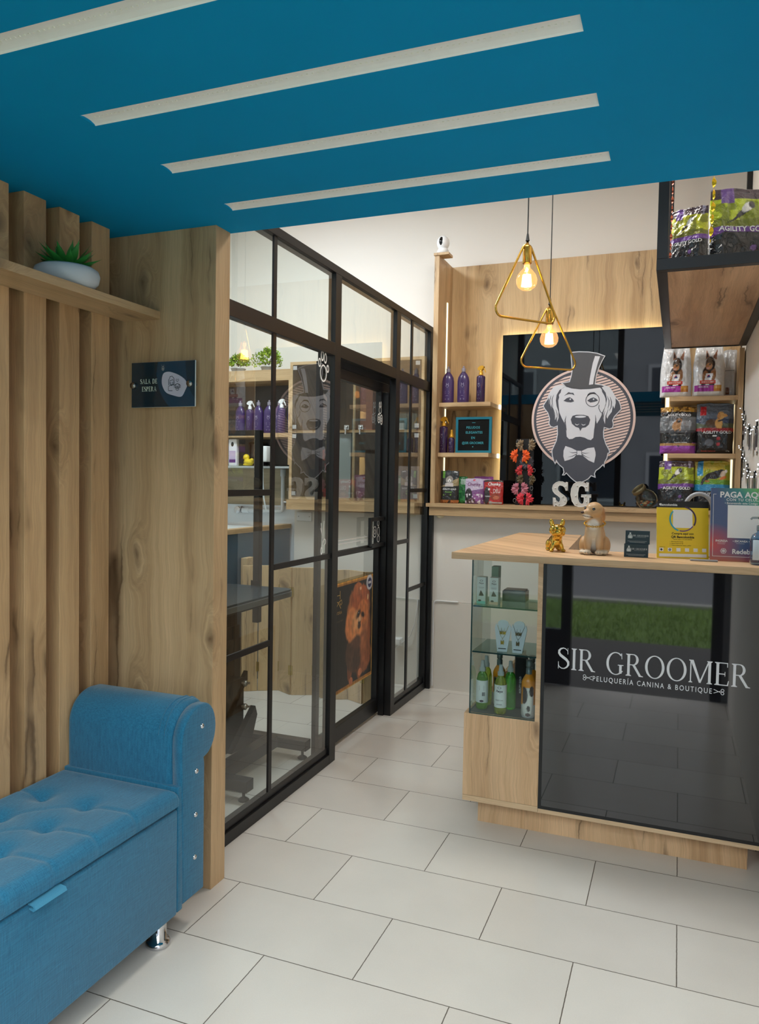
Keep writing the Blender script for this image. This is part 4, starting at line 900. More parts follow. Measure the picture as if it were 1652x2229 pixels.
# ------------------------------------------------------------------ printed pouches
def pouch(name, label, cat, x, y, z, w, h, d, paint, texts=(), rz=0, back=(20, 20, 22), group=None, lean=0, nu=56, nv=76, crimp=.05, top_in=.06, rough=.26, wr=.5, seed=1, bump=.5, side=None, flatten=.6):
    """a filled pouch: thick at the bottom, pinched flat at the top; front carries the print"""
    t = T(name, label, cat, (x, y, z), rz, group)
    P = Paint(nu, nv); paint(P)
    rs_ = random.Random(seed); o1, o2, o3 = rs_.random()*9, rs_.random()*9, rs_.random()*9
    def surf(u, v, s):
        ex = min(u, 1-u)*2; prof = (1-max(0, v-.0)**2.2)*(.35+.65*min(1, v*9)**.5) if v < 1-crimp else .02
        thick = d/2*prof*(min(1, ex*3.2)**flatten)
        nx = noise.noise((u*5+o1, v*6+o2, s*.7+o3)); n2 = noise.noise((u*13+o2, v*16+o1, s+o3))
        thick += d*.10*wr*(nx+.5*n2)*min(1, ex*5)*min(1, v*8)*min(1, (1-v)*9)
        ww = w*(1-top_in*max(0, v-.55)**1.0*1.6)+.012*w*noise.noise((v*4+o3, s*0, o1))*2
        X = (u-.5)*ww; Z = v*h*(1-.02*(2*u-1)**2*(v > .5))+(.02*h*nx if v > .93 else 0)
        return Vector((X, -s*thick+lean*v*h*1.0, max(0, Z)))
    mb = MB()
    N = nu*nv
    vs = [surf(i/(nu-1), j/(nv-1), 1) for j in range(nv) for i in range(nu)]
    bx, bz = nu//3, nv//3
    fs = [(j*nu+i, j*nu+i+1, (j+1)*nu+i+1, (j+1)*nu+i) for j in range(nv-1) for i in range(nu-1)]
    vb = [surf(i/(nu-1), j/(nv-1), -1) for j in range(nv) for i in range(nu)]
    fs += [(N+j*nu+i, N+(j+1)*nu+i, N+(j+1)*nu+i+1, N+j*nu+i+1) for j in range(nv-1) for i in range(nu-1)]
    for j in range(nv-1): fs += [(j*nu, (j+1)*nu, N+(j+1)*nu, N+j*nu), (j*nu+nu-1, N+j*nu+nu-1, N+(j+1)*nu+nu-1, (j+1)*nu+nu-1)]
    for i in range(nu-1): fs += [(i, N+i, N+i+1, i+1), ((nv-1)*nu+i, (nv-1)*nu+i+1, N+(nv-1)*nu+i+1, N+(nv-1)*nu+i)]
    mb._add(vs+vb, fs, 0, True); mb.keepn = True
    o = mb.build('pouch', vcol_mat('foil_print_%d' % int(bump*10), rough, .5, bump, 30), t)
    arr = np.concatenate([P.c.reshape(-1, 3), np.tile(np.array(C(*(side or back))[:3]), (N, 1))]); set_print(o.data, 0, arr)
    for (s_, size, u, v, colr, opt) in texts:
        tm = MB()
        def fn(q):
            uu = .5+q.x/w; vv = q.z/h; p = surf(min(1, max(0, uu)), min(1, max(0, vv)), 1); return Vector((p.x, p.y-.0016, p.z))
        tm.fn = fn; tm.text(s_, size, (u-.5)*w, v*h, 'y', 0, **opt)
        tm.build('lettering', mat('print_%d_%d_%d' % colr, colr, .5), t)
    return t
def dogshape(P, cu, cv, s, body, head, asp=.75, flip=1):
    P.ell(cu, cv-.10*s, .15*s, .17*s/asp*.8, body); P.ell(cu+flip*.02*s, cv+.10*s, .12*s, .12*s/asp*.8, head)
def ag_puppy(body, band, top, logo, sub):
    def f(P):
        P.fill(np.ones_like(P.U), (20, 20, 24)); gr = smooth_noise(P.U, P.V, 9, 3)
        P.rect(0, 1, .52, .88, top); P.fill((P.V > .52) & (P.V < .88) & (gr > .55), tuple(int(c_*.72) for c_ in top)); P.fill((P.V > .52) & (P.V < .60+gr*.03), tuple(int(c_*.6) for c_ in top))
        P.rect(0, 1, .88, 1, (70, 50, 60)); P.fill((P.V > .86) & (gr > .62), (160, 150, 170)); P.rect(.16, .36, .82, 1, logo)
        P.rect(0, 1, .46, .52, band); P.poly([(0, .52), (0, .40), (.2, .46), (1, .46), (1, .54)], band)
        P.poly([(.20, .56), (.30, .60), (.42, .70), (.52, .76), (.60, .80), (.66, .84), (.60, .74), (.52, .69), (.46, .66), (.34, .60)], body); P.ell(.55, .77, .10, .05, (235, 232, 228), .5); P.ell(.62, .80, .05, .045, (40, 34, 34))
        P.ell(.62, .27, .05, .032, (110, 80, 140)); P.ell(.62, .15, .05, .032, (110, 80, 140))
        for k in range(2): P.rect(.70, .94, .27-.12*k, .278-.12*k, (190, 190, 195)); P.rect(.70, .85, .255-.12*k, .262-.12*k, (190, 190, 195)); P.rect(.22, .52, .27-.12*k, .278-.12*k, (150, 150, 155))
    return f
AGW = (232, 230, 232)
# right niche, bottom row on the ledge
pouch('dog_food_bag', 'lime green, purple and black dog food pouch on the oak ledge, beside the glass jar', 'pet food bag', -.020, 5.10, 1.3065, .208, .305, .085, ag_puppy((30, 28, 30), (108, 62, 140), (176, 188, 44), (112, 76, 148), 0),
      [('AGILITY GOLD', .0175, .52, .44, AGW, dict(bold=.02, sx=.98))], group='dog food bags in the right niche', seed=4)
def bluebag(P):
    P.fill(np.ones_like(P.U), (22, 26, 32)); g1 = smooth_noise(P.U, P.V, 8, 6)
    P.rect(0, 1, .52, 1, (150, 160, 40)); P.fill((P.V > .80) & (g1 > .4), (190, 170, 50)); P.fill((P.V > .5) & (P.V < .62), (96, 146, 40)); P.rect(0, 1, .40, .52, (40, 130, 176)); P.rect(.08, .24, .70, 1, (30, 130, 180))
    P.poly([(.18, .52), (.22, .64), (.36, .74), (.60, .80), (.78, .84), (.88, .80), (.84, .74), (.74, .68), (.62, .64), (.44, .64), (.30, .60), (.24, .52)], (30, 28, 32)); P.ell(.80, .74, .08, .06, (200, 180, 160), .5); P.ell(.80, .66, .10, .03, (200, 110, 50), .3); P.ell(.37, .59, .07, .022, (170, 110, 60)); P.ell(.88, .80, .04, .03, (235, 235, 235))
pouch('dog_food_bag', 'green and blue dog food pouch with a running black dog on the ledge', 'pet food bag', .186, 5.12, 1.3065, .205, .305, .08, bluebag, [('AGILITY GOLD', .0165, .5, .33, AGW, dict(bold=.02))], group='dog food bags in the right niche', seed=9)
def blackbag(P):
    P.fill(np.ones_like(P.U), (24, 24, 26)); g1 = smooth_noise(P.U, P.V, 6, 2)
    P.fill((P.V > .46) & (P.V < .80), (104, 106, 110)); P.fill((P.V > .60) & (P.V < .70) & (g1 > .5), (136, 138, 142)); P.fill((P.V > .44) & (P.V < .50), (70, 70, 74))
    P.rect(0, 1, .90, 1, (200, 150, 60)); P.fill((P.V > .9) & (smooth_noise(P.U, P.V, 20, 8) > .55), (120, 80, 20)); P.fill(P.V < .19+.04*smooth_noise(P.U, P.V, 3, 5), (150, 70, 170)); P.fill((P.V > .17) & (P.V < .215), (170, 130, 80))
    P.ell(.46, .60, .13, .095, (176, 132, 92), .5); P.ell(.52, .70, .085, .06, (150, 108, 74)); P.ell(.52, .685, .05, .03, (44, 34, 30)); P.rect(.40, .43, .48, .58, (176, 132, 92)); P.rect(.54, .58, .49, .58, (176, 132, 92)); P.poly([(.44, .73), (.46, .79), (.50, .74)], (60, 44, 36)); P.poly([(.56, .74), (.60, .79), (.61, .73)], (60, 44, 36)); P.ell(.52, .16, .03, .022, (40, 20, 50))
pouch('dog_food_bag', 'black and grey dog food pouch with rolled gold top and purple foot', 'pet food bag', -.018, 5.13, 1.6545, .210, .292, .075, blackbag,
      [('AGILITY GOLD', .0150, .52, .83, AGW, dict(bold=.02)), ('EDICIÓN ESPECIAL', .006, .5, .40, (170, 168, 160), dict(spacing=1.3)), ('Pequeños Adultos', .0075, .58, .24, (220, 220, 220), dict(bold=.012))], group='dog food bags in the right niche', seed=13, crimp=.02, top_in=0, side=(24, 24, 26))
def redbag(P):
    P.fill(np.ones_like(P.U), (24, 22, 24)); g1 = smooth_noise(P.U, P.V, 5, 12)
    P.fill(P.V > .52, (92, 104, 120)); P.fill((P.V > .56) & (P.V < .70) & (g1 > .35), (52, 66, 92)); P.fill((P.V > .5) & (P.V < .58+.05*g1), (84, 92, 72)); P.fill((P.V > .44) & (P.V < .52), (150, 28, 38)); P.poly([(0, .52), (.15, .44), (1, .44), (1, .52)], (150, 28, 38)); P.rect(.10, .26, .77, .94, (190, 24, 34))
    P.ell(.42, .60, .17, .085, (84, 62, 46)); P.ell(.60, .60, .10, .10, (214, 164, 96)); P.ell(.66, .76, .09, .075, (214, 164, 96)); P.ell(.76, .76, .07, .03, (206, 150, 84)); P.ell(.60, .74, .04, .07, (176, 118, 60)); P.ell(.83, .775, .02, .012, (30, 26, 24)); P.ell(.64, .655, .075, .016, (40, 34, 40), .15); P.rect(.55, .68, .50, .56, (214, 164, 96))
    P.ell(.60, .30, .05, .034, (170, 40, 48)); P.ell(.60, .19, .05, .034, (170, 40, 48)); P.ell(.36, .22, .12, .07, (90, 92, 100)); P.rect(.44, .56, .335, .37, (225, 225, 225))
pouch('dog_food_bag', 'slate and red dog food pouch with a sitting golden dog', 'pet food bag', .192, 5.13, 1.6545, .212, .310, .07, redbag,
      [('AGILITY GOLD', .0175, .56, .425, AGW, dict(bold=.02)), ('Grandes Cachorros', .0075, .34, .055, (200, 70, 60), dict(bold=.01)), ('1.5 kg', .007, .85, .055, (220, 220, 220), dict(bold=.01))], group='dog food bags in the right niche', seed=21, crimp=.04, top_in=.0, side=(30, 30, 34))
def hills(P):
    P.fill(np.ones_like(P.U), (226, 226, 228)); P.vary(.04, 6, 4)
    P.ell(.50, .42, .20, .17, (44, 38, 38)); P.ell(.40, .36, .10, .13, (150, 104, 68)); P.ell(.64, .42, .08, .13, (150, 104, 68)); P.ell(.54, .62, .15, .14, (48, 42, 42)); P.ell(.52, .64, .11, .10, (110, 92, 82)); P.poly([(.38, .70), (.40, .90), (.52, .76)], (160, 110, 84)); P.poly([(.62, .74), (.80, .92), (.74, .70)], (150, 100, 76)); P.poly([(.41, .74), (.42, .86), (.48, .76)], (50, 42, 40))
    P.ell(.50, .57, .10, .065, (196, 140, 96)); P.ell(.52, .605, .03, .020, (24, 20, 20)); P.ell(.47, .535, .05, .022, (220, 170, 160)); P.ell(.44, .67, .02, .014, (16, 14, 14)); P.ell(.61, .67, .02, .014, (16, 14, 14)); P.ell(.34, .22, .07, .022, (26, 22, 22)); P.ell(.60, .22, .09, .022, (26, 22, 22))
    P.poly([(.36, .29), (.42, .44), (.64, .44), (.58, .29)], (236, 236, 240)); P.poly([(.44, .35), (.52, .42), (.56, .35)], (40, 60, 120)); P.poly([(.44, .36), (.47, .41), (.53, .41)], (210, 40, 40))
    P.rect(.22, .72, .235, .30, (206, 62, 48)); P.rect(.06, .66, .085, .20, (160, 40, 150)); P.rect(.66, .90, .085, .20, (190, 120, 40)); P.fill((P.U > .66) & (P.U < .90) & (P.V > .14) & (P.V < .2), (206, 150, 70))
for (x, y, s_, lb_, rz) in ((-.040, 5.11, 5, 'left one of the two white dog food bags with a terrier', 0), (.147, 5.11, 8, 'right one of the two white dog food bags with a terrier', 0)):
    pouch('dog_food_bag', lb_, 'pet food bag', x, y, 2.0045, .182, .318, .085, hills, [('SCIENCE DIET', .0085, .47, .268, (240, 225, 220), dict(bold=.02, sx=.95)), ('SMALL PAWS', .0070, .34, .175, (235, 215, 235), dict(bold=.03))], rz, (196, 196, 200), 'dog food bags in the right niche', seed=s_, top_in=.25, bump=.3, wr=.8)
pouch('dog_food_bag', 'plain white dog food bag turned sideways behind the terrier bags', 'pet food bag', .270, 5.20, 2.0045, .078, .295, .055, lambda P: (P.fill(np.ones_like(P.U), (190, 190, 192)), P.rect(.1, .8, .55, .56, (110, 110, 114)), P.rect(.1, .8, .35, .355, (110, 110, 114)), P.rect(.2, .5, .06, .2, (110, 60, 40))), [], 0, (170, 170, 172), 'dog food bags in the right niche', seed=31, bump=.3)

# left niche, snacks on the ledge
def snack1(P):
    P.fill(np.ones_like(P.U), (34, 34, 34)); P.rect(.11, .24, .78, .99, (96, 160, 50)); P.poly([(.0, .52), (.45, .60), (.75, .72), (1, .80), (1, .55), (.6, .52)], (150, 132, 96)); P.ell(.50, .72, .20, .12, (150, 142, 136)); P.ell(.50, .70, .09, .06, (210, 204, 198)); P.ell(.50, .68, .03, .02, (20, 18, 18)); P.ell(.43, .74, .02, .013, (16, 14, 14)); P.ell(.57, .74, .02, .013, (16, 14, 14)); P.rect(.28, .72, .51, .62, (206, 196, 194))
    P.fill((P.V < .10) & (smooth_noise(P.U, P.V, 16, 4) > .35), (184, 112, 60)); P.ell(.22, .25, .04, .022, (110, 150, 60)); P.ell(.60, .26, .045, .022, (110, 150, 60)); P.rect(.72, .92, .955, .975, (210, 210, 210))
sn = 'snack pouches on the oak ledge'
pouch('dog_treat_pouch', 'black and green dog treat pouch standing at the left end of the oak ledge', 'pet treat bag', -1.484, 5.11, 1.3065, .132, .226, .05, snack1, [('AGILITY GOLD', .0105, .52, .435, AGW, dict(bold=.02)), ('Pawsitas', .011, .48, .35, (120, 180, 70), dict(shear=.25))], 0, (26, 26, 26), sn, seed=41, top_in=0, crimp=.03)
pouch('dog_treat_pouch', 'narrow bright green treat pouch between the black and the lilac pouches', 'pet treat bag', -1.408, 5.16, 1.3065, .075, .188, .04, lambda P: (P.fill(np.ones_like(P.U), (28, 110, 54)), P.fill(smooth_noise(P.U, P.V, 9, 3) > .6, (60, 150, 80)), P.rect(.35, .9, .7, .9, (170, 200, 180))), [], 0, (20, 90, 40), sn, seed=43)
def chunk1(P):
    P.fill(np.ones_like(P.U), (196, 180, 208)); P.fill(P.V < .52+.15*(P.U-.4), (130, 86, 140)); P.ell(.22, .32, .2, .3, (40, 34, 40)); P.ell(.70, .28, .22, .18, (150, 90, 150)); P.ell(.40, .12, .2, .1, (90, 60, 70)); P.fill((P.V < .4) & (smooth_noise(P.U, P.V, 14, 9) > .72), (230, 220, 230)); P.ell(.5, .93, .08, .03, (190, 50, 70))
pouch('dog_treat_pouch', 'lilac and purple dog treat pouch on the oak ledge', 'pet treat bag', -1.308, 5.105, 1.3065, .128, .175, .04, chunk1, [('Chunky', .022, .5, .78, (120, 60, 110), dict(bold=.02)), ('Petit Bits', .008, .62, .64, (240, 230, 240), dict(bold=.02))], 0, (120, 90, 130), sn, seed=47)
pouch('dog_treat_pouch', 'magenta treat pouch peeking out behind the lilac one', 'pet treat bag', -1.262, 5.185, 1.3065, .14, .190, .03, lambda P: (P.fill(np.ones_like(P.U), (150, 70, 150)), P.rect(.1, .9, .85, .9, (220, 200, 224))), [], 0, (120, 50, 120), sn, seed=49)
def chunk2(P):
    P.fill(np.ones_like(P.U), (176, 34, 30)); P.fill(P.V > .92, (50, 30, 30)); P.ell(.16, .36, .17, .36, (52, 46, 48)); P.fill((P.V < .35) & (P.U < .45) & (smooth_noise(P.U, P.V, 12, 3) > .6), (150, 150, 154)); P.ell(.62, .32, .26, .14, (150, 60, 40)); P.ell(.66, .28, .16, .08, (196, 110, 80)); P.rect(.30, .96, .03, .10, (200, 196, 196)); P.rect(.22, .34, .58, .66, (220, 220, 220))
pouch('dog_treat_pouch', 'red dog treat pouch at the right end of the snack row, next to the bows', 'pet treat bag', -1.172, 5.10, 1.3065, .132, .166, .038, chunk2, [('Chunky', .020, .54, .84, (240, 236, 236), dict(bold=.02)), ('DELI', .030, .68, .56, (228, 214, 210), dict(sx=.62))], 0, (120, 26, 24), sn, seed=53, top_in=0)

# ------------------------------------------------------------------ hair bows on a black stand
bs = T('bow_stand', 'upright black card stand carrying the hair bows on the oak ledge', 'display stand', (-.972, 5.135, 1.3062))
MB().box(-.060, .058, 0, .006, 0, .445).box(-.05, .05, .006, .07, 0, .004).build('card', BLACKM, bs, .001)
for i, (x, z) in enumerate(((-.05, .425), (.060, .425), (.062, .235), (.066, .175), (.05, .115), (-.062, .03))):
    o = MB(); o.tube([(x+.010*cos(a_), -.004, z+.013*sin(a_)) for a_ in np.linspace(0, 2*pi, 17)[:-1]], .0012, 6, closed=True); o.build('wire_ring', CHROME, bs)
def half_bow(name, label, x, z, col, r, side, rot=0, seed=1):
    """one gathered ribbon pinwheel: pleated loops opening to one side with zig-zag cut tails"""
    rr = random.Random(seed); mb = MB(); nf = 7; mb.M = Matrix.Identity(4)
    for k in range(nf):
        a0 = (-80+160*k/(nf-1)+rr.uniform(-8, 8))*pi/180+rot; L_ = r*rr.uniform(.85, 1.15); dy = -.004-.010*abs(sin(k*1.9+seed)); wv = r*.42
        ca, sa = cos(a0)*side, sin(a0); px, pz = -sa, ca
        def q(t, s_, y): return (ca*L_*t+px*wv*s_*t**.7, y, sa*L_*t+pz*wv*s_*t**.7)
        vs = [(0, -.004, 0), q(.45, -.9, dy-.010), q(.45, 0, dy-.019), q(.45, .9, dy-.008), q(.85, -.9, dy-.004), q(.78, 0, dy-.016), q(.85, .9, dy), q(1.12, -.55, dy-.002), q(.92, 0, dy-.010), q(1.15, .6, dy-.003)]
        mb._add(vs, [(0, 1, 2), (0, 2, 3), (1, 4, 5, 2), (2, 5, 6, 3), (4, 7, 8, 5), (5, 8, 9, 6)], 0, False)
    mb.ball((0, -.006, 0), (r*.22, .006, r*.25), 10)
    o = mb.build(name, mat('ribbon_%d_%d_%d' % col, col, .7, sheen=.3, bump=.1, bscale=700)); o.location = (-.972+x, 5.131, 1.3062+z); tag(o, label, 'hair bow', 'hair bows clipped on the black card'); return o
OR, RD, CO, PK, TN, OL, BK = (244, 96, 14), (206, 36, 46), (226, 52, 72), (196, 118, 136), (136, 114, 84), (96, 80, 44), (58, 52, 60)
for i, (c_, z_, xl, xr, r_, l1) in enumerate(((TN, .405, -.018, .030, .036, 'tan'), (OR, .335, -.052, -.006, .040, 'orange'), (RD, .233, -.020, .028, .034, 'red'), (OL, .175, -.012, .040, .034, 'olive'), (PK, .112, -.040, -.012, .038, 'dusty pink'), (CO, .045, -.004, .022, .038, 'coral'))):
    half_bow('hair_bow', '%s ribbon bow, left one of its pair on the black card' % l1, xl, z_, c_, r_, -1, 0, i+1); half_bow('hair_bow', '%s ribbon bow, right one of its pair on the black card' % l1, xr, z_, c_, r_, 1, 0, i+20)
bb = T('hair_bow', 'wide black ribbon bow with an amber centre in the middle of the card', 'hair bow', (-.972+.015, 5.131, 1.3062+.288), 0, 'hair bows clipped on the black card')
for s_ in (-1, 1):
    mb = MB(); rr = random.Random(s_+9)
    for k in range(5):
        a0 = radians(-70+35*k); L_ = .050; ca, sa = cos(a0)*s_, sin(a0); px, pz = -sa, ca
        mb._add([(0, -.004, 0), (ca*L_*.6+px*.012, -.014, sa*L_*.6+pz*.012), (ca*L_*.6-px*.012, -.008, sa*L_*.6-pz*.012), (ca*L_+px*.012, -.008, sa*L_+pz*.012), (ca*L_*.85, -.012, sa*L_*.85), (ca*L_-px*.012, -.005, sa*L_-pz*.012)], [(0, 1, 2), (1, 3, 4), (1, 4, 2), (2, 4, 5)])
    mb.build('ribbon_loops', mat('ribbon_charcoal', BK, .6, sheen=.3), bb)
MB().ball((0, -.016, 0), (.006, .005, .009), 12).build('amber_knot', mat('amber', (214, 140, 30), .3), bb)

# ------------------------------------------------------------------ tilted candy jar
jr = T('candy_jar', 'tilted round glass candy jar with a metal rim on the oak ledge', 'jar', (-.205, 5.13, 1.3062))
M_ = Matrix.Translation((.012, 0, .062)) @ Matrix.Rotation(radians(-38), 4, 'Y') @ Matrix.Rotation(radians(22), 4, 'X')
jm = MB(); jm.M = M_; jm.lathe([(.03, -.056), (.052, -.046), (.063, -.015), (.062, .015), (.050, .042), (.040, .056), (.040, .075)], n=40); jm.f = jm.f[:-1]; jm.m = jm.m[:-1]; jm.sm = jm.sm[:-1]
jm.build('glass_body', glass_mat('jar_glass', (226, 232, 228), 1.5, boost=1.8), jr)
rm = MB(); rm.M = M_; rm.lathe([(.042, .066), (.046, .068), (.046, .088), (.042, .090), (.039, .088), (.039, .068)], n=40); rm.build('rim', mat('aged_brass_rim', (112, 102, 76), .4, .6), jr)
rnd = random.Random(8)
for k, (c_, nm) in enumerate((((170, 60, 40), 'red'), ((40, 130, 150), 'blue'), ((190, 160, 120), 'beige'))):
    mb = MB()
    for i in range(16):
        a_ = rnd.uniform(0, 6.28); q = rnd.uniform(0, .036); mb.ball((q*cos(a_), q*sin(a_), -.034+rnd.uniform(0, .030)), (.010, .006, .006), 8)
    # settled towards the low side
    mb.v = [(.012+v[0], v[1]-.004, .052+v[2]) for v in mb.v]
    tag(mb.build('%s_treats' % nm, mat('treat_%s' % nm, c_, .5), jr), kind='stuff')

# ------------------------------------------------------------------ camera on its bracket
S(MB().box(-1.606, -1.50, 5.02, 5.12, 2.996, 3.012).build('trim_14', WZ))
cm = T('security_camera', 'small white round indoor security camera on the bracket at the top of the niche', 'camera', (-1.556, 5.07, 3.0125)); cm.scale = (1.22, 1.22, 1.22)
MB().lathe([(.024, 0), (.030, .004), (.033, .018), (.026, .030), (.020, .032)], n=32).build('base', WHITE2, cm)
MB().ball((0, 0, .062), (.036, .036, .040), 32).build('head', WHITE2, cm)
fc = MB(); fc.M = Matrix.Translation((0, 0, .064)) @ Matrix.Rotation(radians(-6), 4, 'Z'); fc.ball((.0, -.0165, 0), (.018, .022, .029), 24); fc.build('lens_face', mat('camera_black', (10, 10, 12), .1), cm)
# ------------------------------------------------------------------ things on the counter
ZC = 1.1612
gd = T('gold_dog_figurine', 'shiny gold french bulldog figurine standing on the counter', 'figurine', (-.490, 3.335, ZC), radians(22))
e = [((0, .012, .045), (.026, .040, .026)), ((0, -.018, .043), (.025, .024, .028)), ((0, -.030, .093), (.036, .030, .027)), ((0, -.052, .084), (.022, .016, .016)), ((0, -.030, .064), (.022, .022, .018)), ((.018, -.048, .080), (.011, .010, .011)), ((-.018, -.048, .080), (.011, .010, .011)),
     ((.019, -.030, .022), (.0095, .010, .024), (0, -.25, 0)), ((-.019, -.030, .022), (.0095, .010, .024), (0, .25, 0)), ((.026, -.036, .006), (.010, .013, .007)), ((-.026, -.036, .006), (.010, .013, .007)),
     ((.020, .038, .026), (.014, .018, .024)), ((-.020, .038, .026), (.014, .018, .024)), ((.024, .036, .007), (.010, .016, .008)), ((-.024, .036, .007), (.010, .016, .008)), ((0, .054, .060), (.008, .008, .008)),
     ((.023, -.022, .122), (.0105, .0065, .020), (0, .22, 0)), ((-.023, -.022, .122), (.0105, .0065, .020), (0, -.22, 0))]
lofted_remesh('dog_body', e, .0024, GOLDC, gd, 4)
o = MB()
for s_ in (-1, 1): o.ball((s_*.016, -.058, .098), (.005, .004, .006), 12)
o.ball((0, -.069, .089), (.006, .004, .004), 12); o.build('eyes_and_nose', GOLDC, gd)

pu = T('puppy_figurine', 'painted labrador puppy figurine sitting on the counter, head turned left', 'figurine', (-.322, 3.275, ZC))
c = .01
e = [((0, 1.8*c, 7.0*c), (4.3*c, 4.2*c, 7.0*c), (.12, 0, 0)), ((0, -.4*c, 10*c), (3.9*c, 3.5*c, 5.5*c)), ((0, -.2*c, 14*c), (3.2*c, 3.2*c, 4.2*c)),
     ((4.1*c, 2*c, 3.7*c), (2.3*c, 3.8*c, 3.9*c)), ((-4.1*c, 2*c, 3.7*c), (2.3*c, 3.8*c, 3.9*c)), ((4.4*c, -1.6*c, 1*c), (1.4*c, 2.2*c, 1.0*c)), ((-4.5*c, -1.6*c, 1*c), (1.4*c, 2.2*c, 1.0*c)),
     ((2.3*c, -2.6*c, 6*c), (1.6*c, 1.7*c, 6.0*c)), ((-2.3*c, -2.6*c, 6*c), (1.6*c, 1.7*c, 6.0*c)), ((2.4*c, -3.9*c, 1.1*c), (1.75*c, 2.0*c, 1.1*c)), ((-2.4*c, -3.9*c, 1.1*c), (1.75*c, 2.0*c, 1.1*c)),
     ((-.2*c, -1.2*c, 18.3*c), (3.7*c, 3.7*c, 3.6*c)), ((-2.6*c, -3.2*c, 17.2*c), (2.2*c, 2.2*c, 1.9*c)), ((-3.6*c, -4.0*c, 16.9*c), (1.35*c, 1.35*c, 1.35*c)), ((-2.4*c, -3.2*c, 15.9*c), (2.0*c, 1.9*c, 1.1*c)),
     ((3.2*c, -.6*c, 17.2*c), (.9*c, 1.9*c, 3.2*c), (0, -.18, 0)), ((3.0*c, -1.1*c, 16.0*c), (.9*c, 1.7*c, 2.3*c), (0, -.1, 0)), ((-2.6*c, 2.0*c, 17.2*c), (1.2*c, 1.3*c, 2.8*c), (0, .2, 0)), ((3.4*c, 5.2*c, 1.2*c), (2.6*c, 1.3*c, 1.0*c), (0, 0, .6))]
def pupcol(co):
    x, y, z = co[:, 0]/c, co[:, 1]/c, co[:, 2]/c
    tan = np.array(C(192, 152, 106)[:3]); lt = np.array(C(214, 200, 178)[:3]); wh = np.array(C(232, 226, 216)[:3]); ear = np.array(C(178, 124, 72)[:3]); dk = np.array(C(36, 26, 22)[:3])
    out = np.tile(tan, (len(x), 1))
    def mixc(m, c_): m = np.clip(m, 0, 1)[:, None]; return out*(1-m)+c_*m
    out = mixc(1.2-np.hypot(x/3.0, (z-8)/7.0)-(y > -.2)*3, lt)
    out = mixc(3*(1.0-np.hypot((x+.3)/2.6, (z-12.6)/2.6))*(y < .5), wh)
    out = mixc(2.0*(1-np.hypot(x/1.5, (z-3.5)/4.5))*(y > -3.2)*(y < 0), wh)
    out = mixc((2.4-z)*1.6, lt*1.02)
    out = mixc(3*(1-np.sqrt(((x+3.2)/2.2)**2+((y+4.2)/2.2)**2+((z-15.8)/1.5)**2)), wh)
    out = mixc(3*(1-np.sqrt(((x-3.3)/1.3)**2+((y+.8)/2.6)**2+((z-16.6)/3.8)**2)), ear)
    mouth = np.abs(z-(15.95-.18*(x+3.0)))
    out = mixc((.20-mouth)*9*((x < -.4) & (x > -5.0) & (y < -2.6)), dk)
    for lx in (1.9, 2.4, 2.9, -1.9, -2.4, -2.9): out = mixc((.11-np.abs(x-lx))*14*((z < 1.7) & (y < -4.4)), dk*1.5)
    return out
lofted_remesh('puppy_body', e, .0024, vcol_mat('painted_resin', .5, .1), pu, 3, pupcol)
o = MB(); o.ball((-4.55*c, -4.85*c, 17.55*c), (.75*c, .65*c, .55*c), 14); o.build('nose', mat('dark_red_brown_nose', (60, 34, 30), .3), pu)
o = MB(); o.ball((-.1*c, -4.45*c, 18.9*c), (.78*c, .5*c, .78*c), 16); o.build('eye', mat('glossy_black_eye', (10, 9, 9), .06, coat=1), pu)
o = MB(); o.ball((-3.55*c, -2.7*c, 19.0*c), (.55*c, .6*c, .75*c), 16); o.build('eye', mat('glossy_black_eye', (10, 9, 9), .06, coat=1), pu)
ch = MB(); N = 34
for i in range(N):
    a_ = 2*pi*i/N; cx, cy = 4.15*c*cos(a_), -.3*c+4.2*c*sin(a_); cz = 12.9*c+1.15*c*sin(a_)
    tx, ty = -sin(a_), cos(a_); pts = []
    up = Vector((0, 0, 1)) if i % 2 else Vector((cos(a_), sin(a_), .3)).normalized()
    for k in range(8):
        b_ = 2*pi*k/8; v = Vector((cx, cy, cz))+Vector((tx, ty, .27*cos(a_))).normalized()*.0056*cos(b_)+up*.0036*sin(b_); pts.append(v)
    ch.tube(pts, .0013, 6, closed=True)
o = ch.build('gold_chain_collar', GOLDC); o.location = (-.322, 3.275, ZC); tag(o, 'gold curb chain round the neck of the puppy figurine', 'chain')
o.parent = None

BCM = mat('dark_petrol_card', (28, 56, 68), .55); BCE = PAPER
def cards(x, y, z, label, rz):
    t = T('business_card_stack', label, 'business cards', (x, y, z), rz, 'stacks of business cards')
    MB().box(-.046, .046, -.010, .012, 0, .053).build('card_block', [BCM], t)
    MB().box(-.0465, .0465, -.0105, -.0100, 0, .053).build('front_card', BCM, t)
    p = MB(); p.ring(-.028, .031, .0075, .0055, 'y', -.0112, 18, rz=.009); p.disc(-.028, .030, .004, 'y', -.0113, 12, 0, .006); p.box(-.031, -.025, -.0113, -.0112, .040, .046)
    for s_ in (-1, 1): p.ring(-.028+s_*.006, .028, .003, .0016, 'y', -.0113, 10, rz=.006)
    p.serif('SIR GROOMER', .0066, .012, .034, 'y', -.0112, gap=.14, bold=1.3, sx=1.0); p.box(-.008, .032, -.0113, -.0112, .0275, .0280); p.box(-.038, .036, -.0113, -.0112, .011, .0118); p.box(-.030, .030, -.0113, -.0112, .0065, .0073)
    p.build('print', mat('pale_print', (200, 212, 216), .5), t); return t
cards(-.154, 3.245, ZC, 'lower stack of dark petrol business cards standing on the counter', .02)
cards(-.150, 3.250, ZC+.0555, 'upper stack of dark petrol business cards, on top of the other one', -.03)
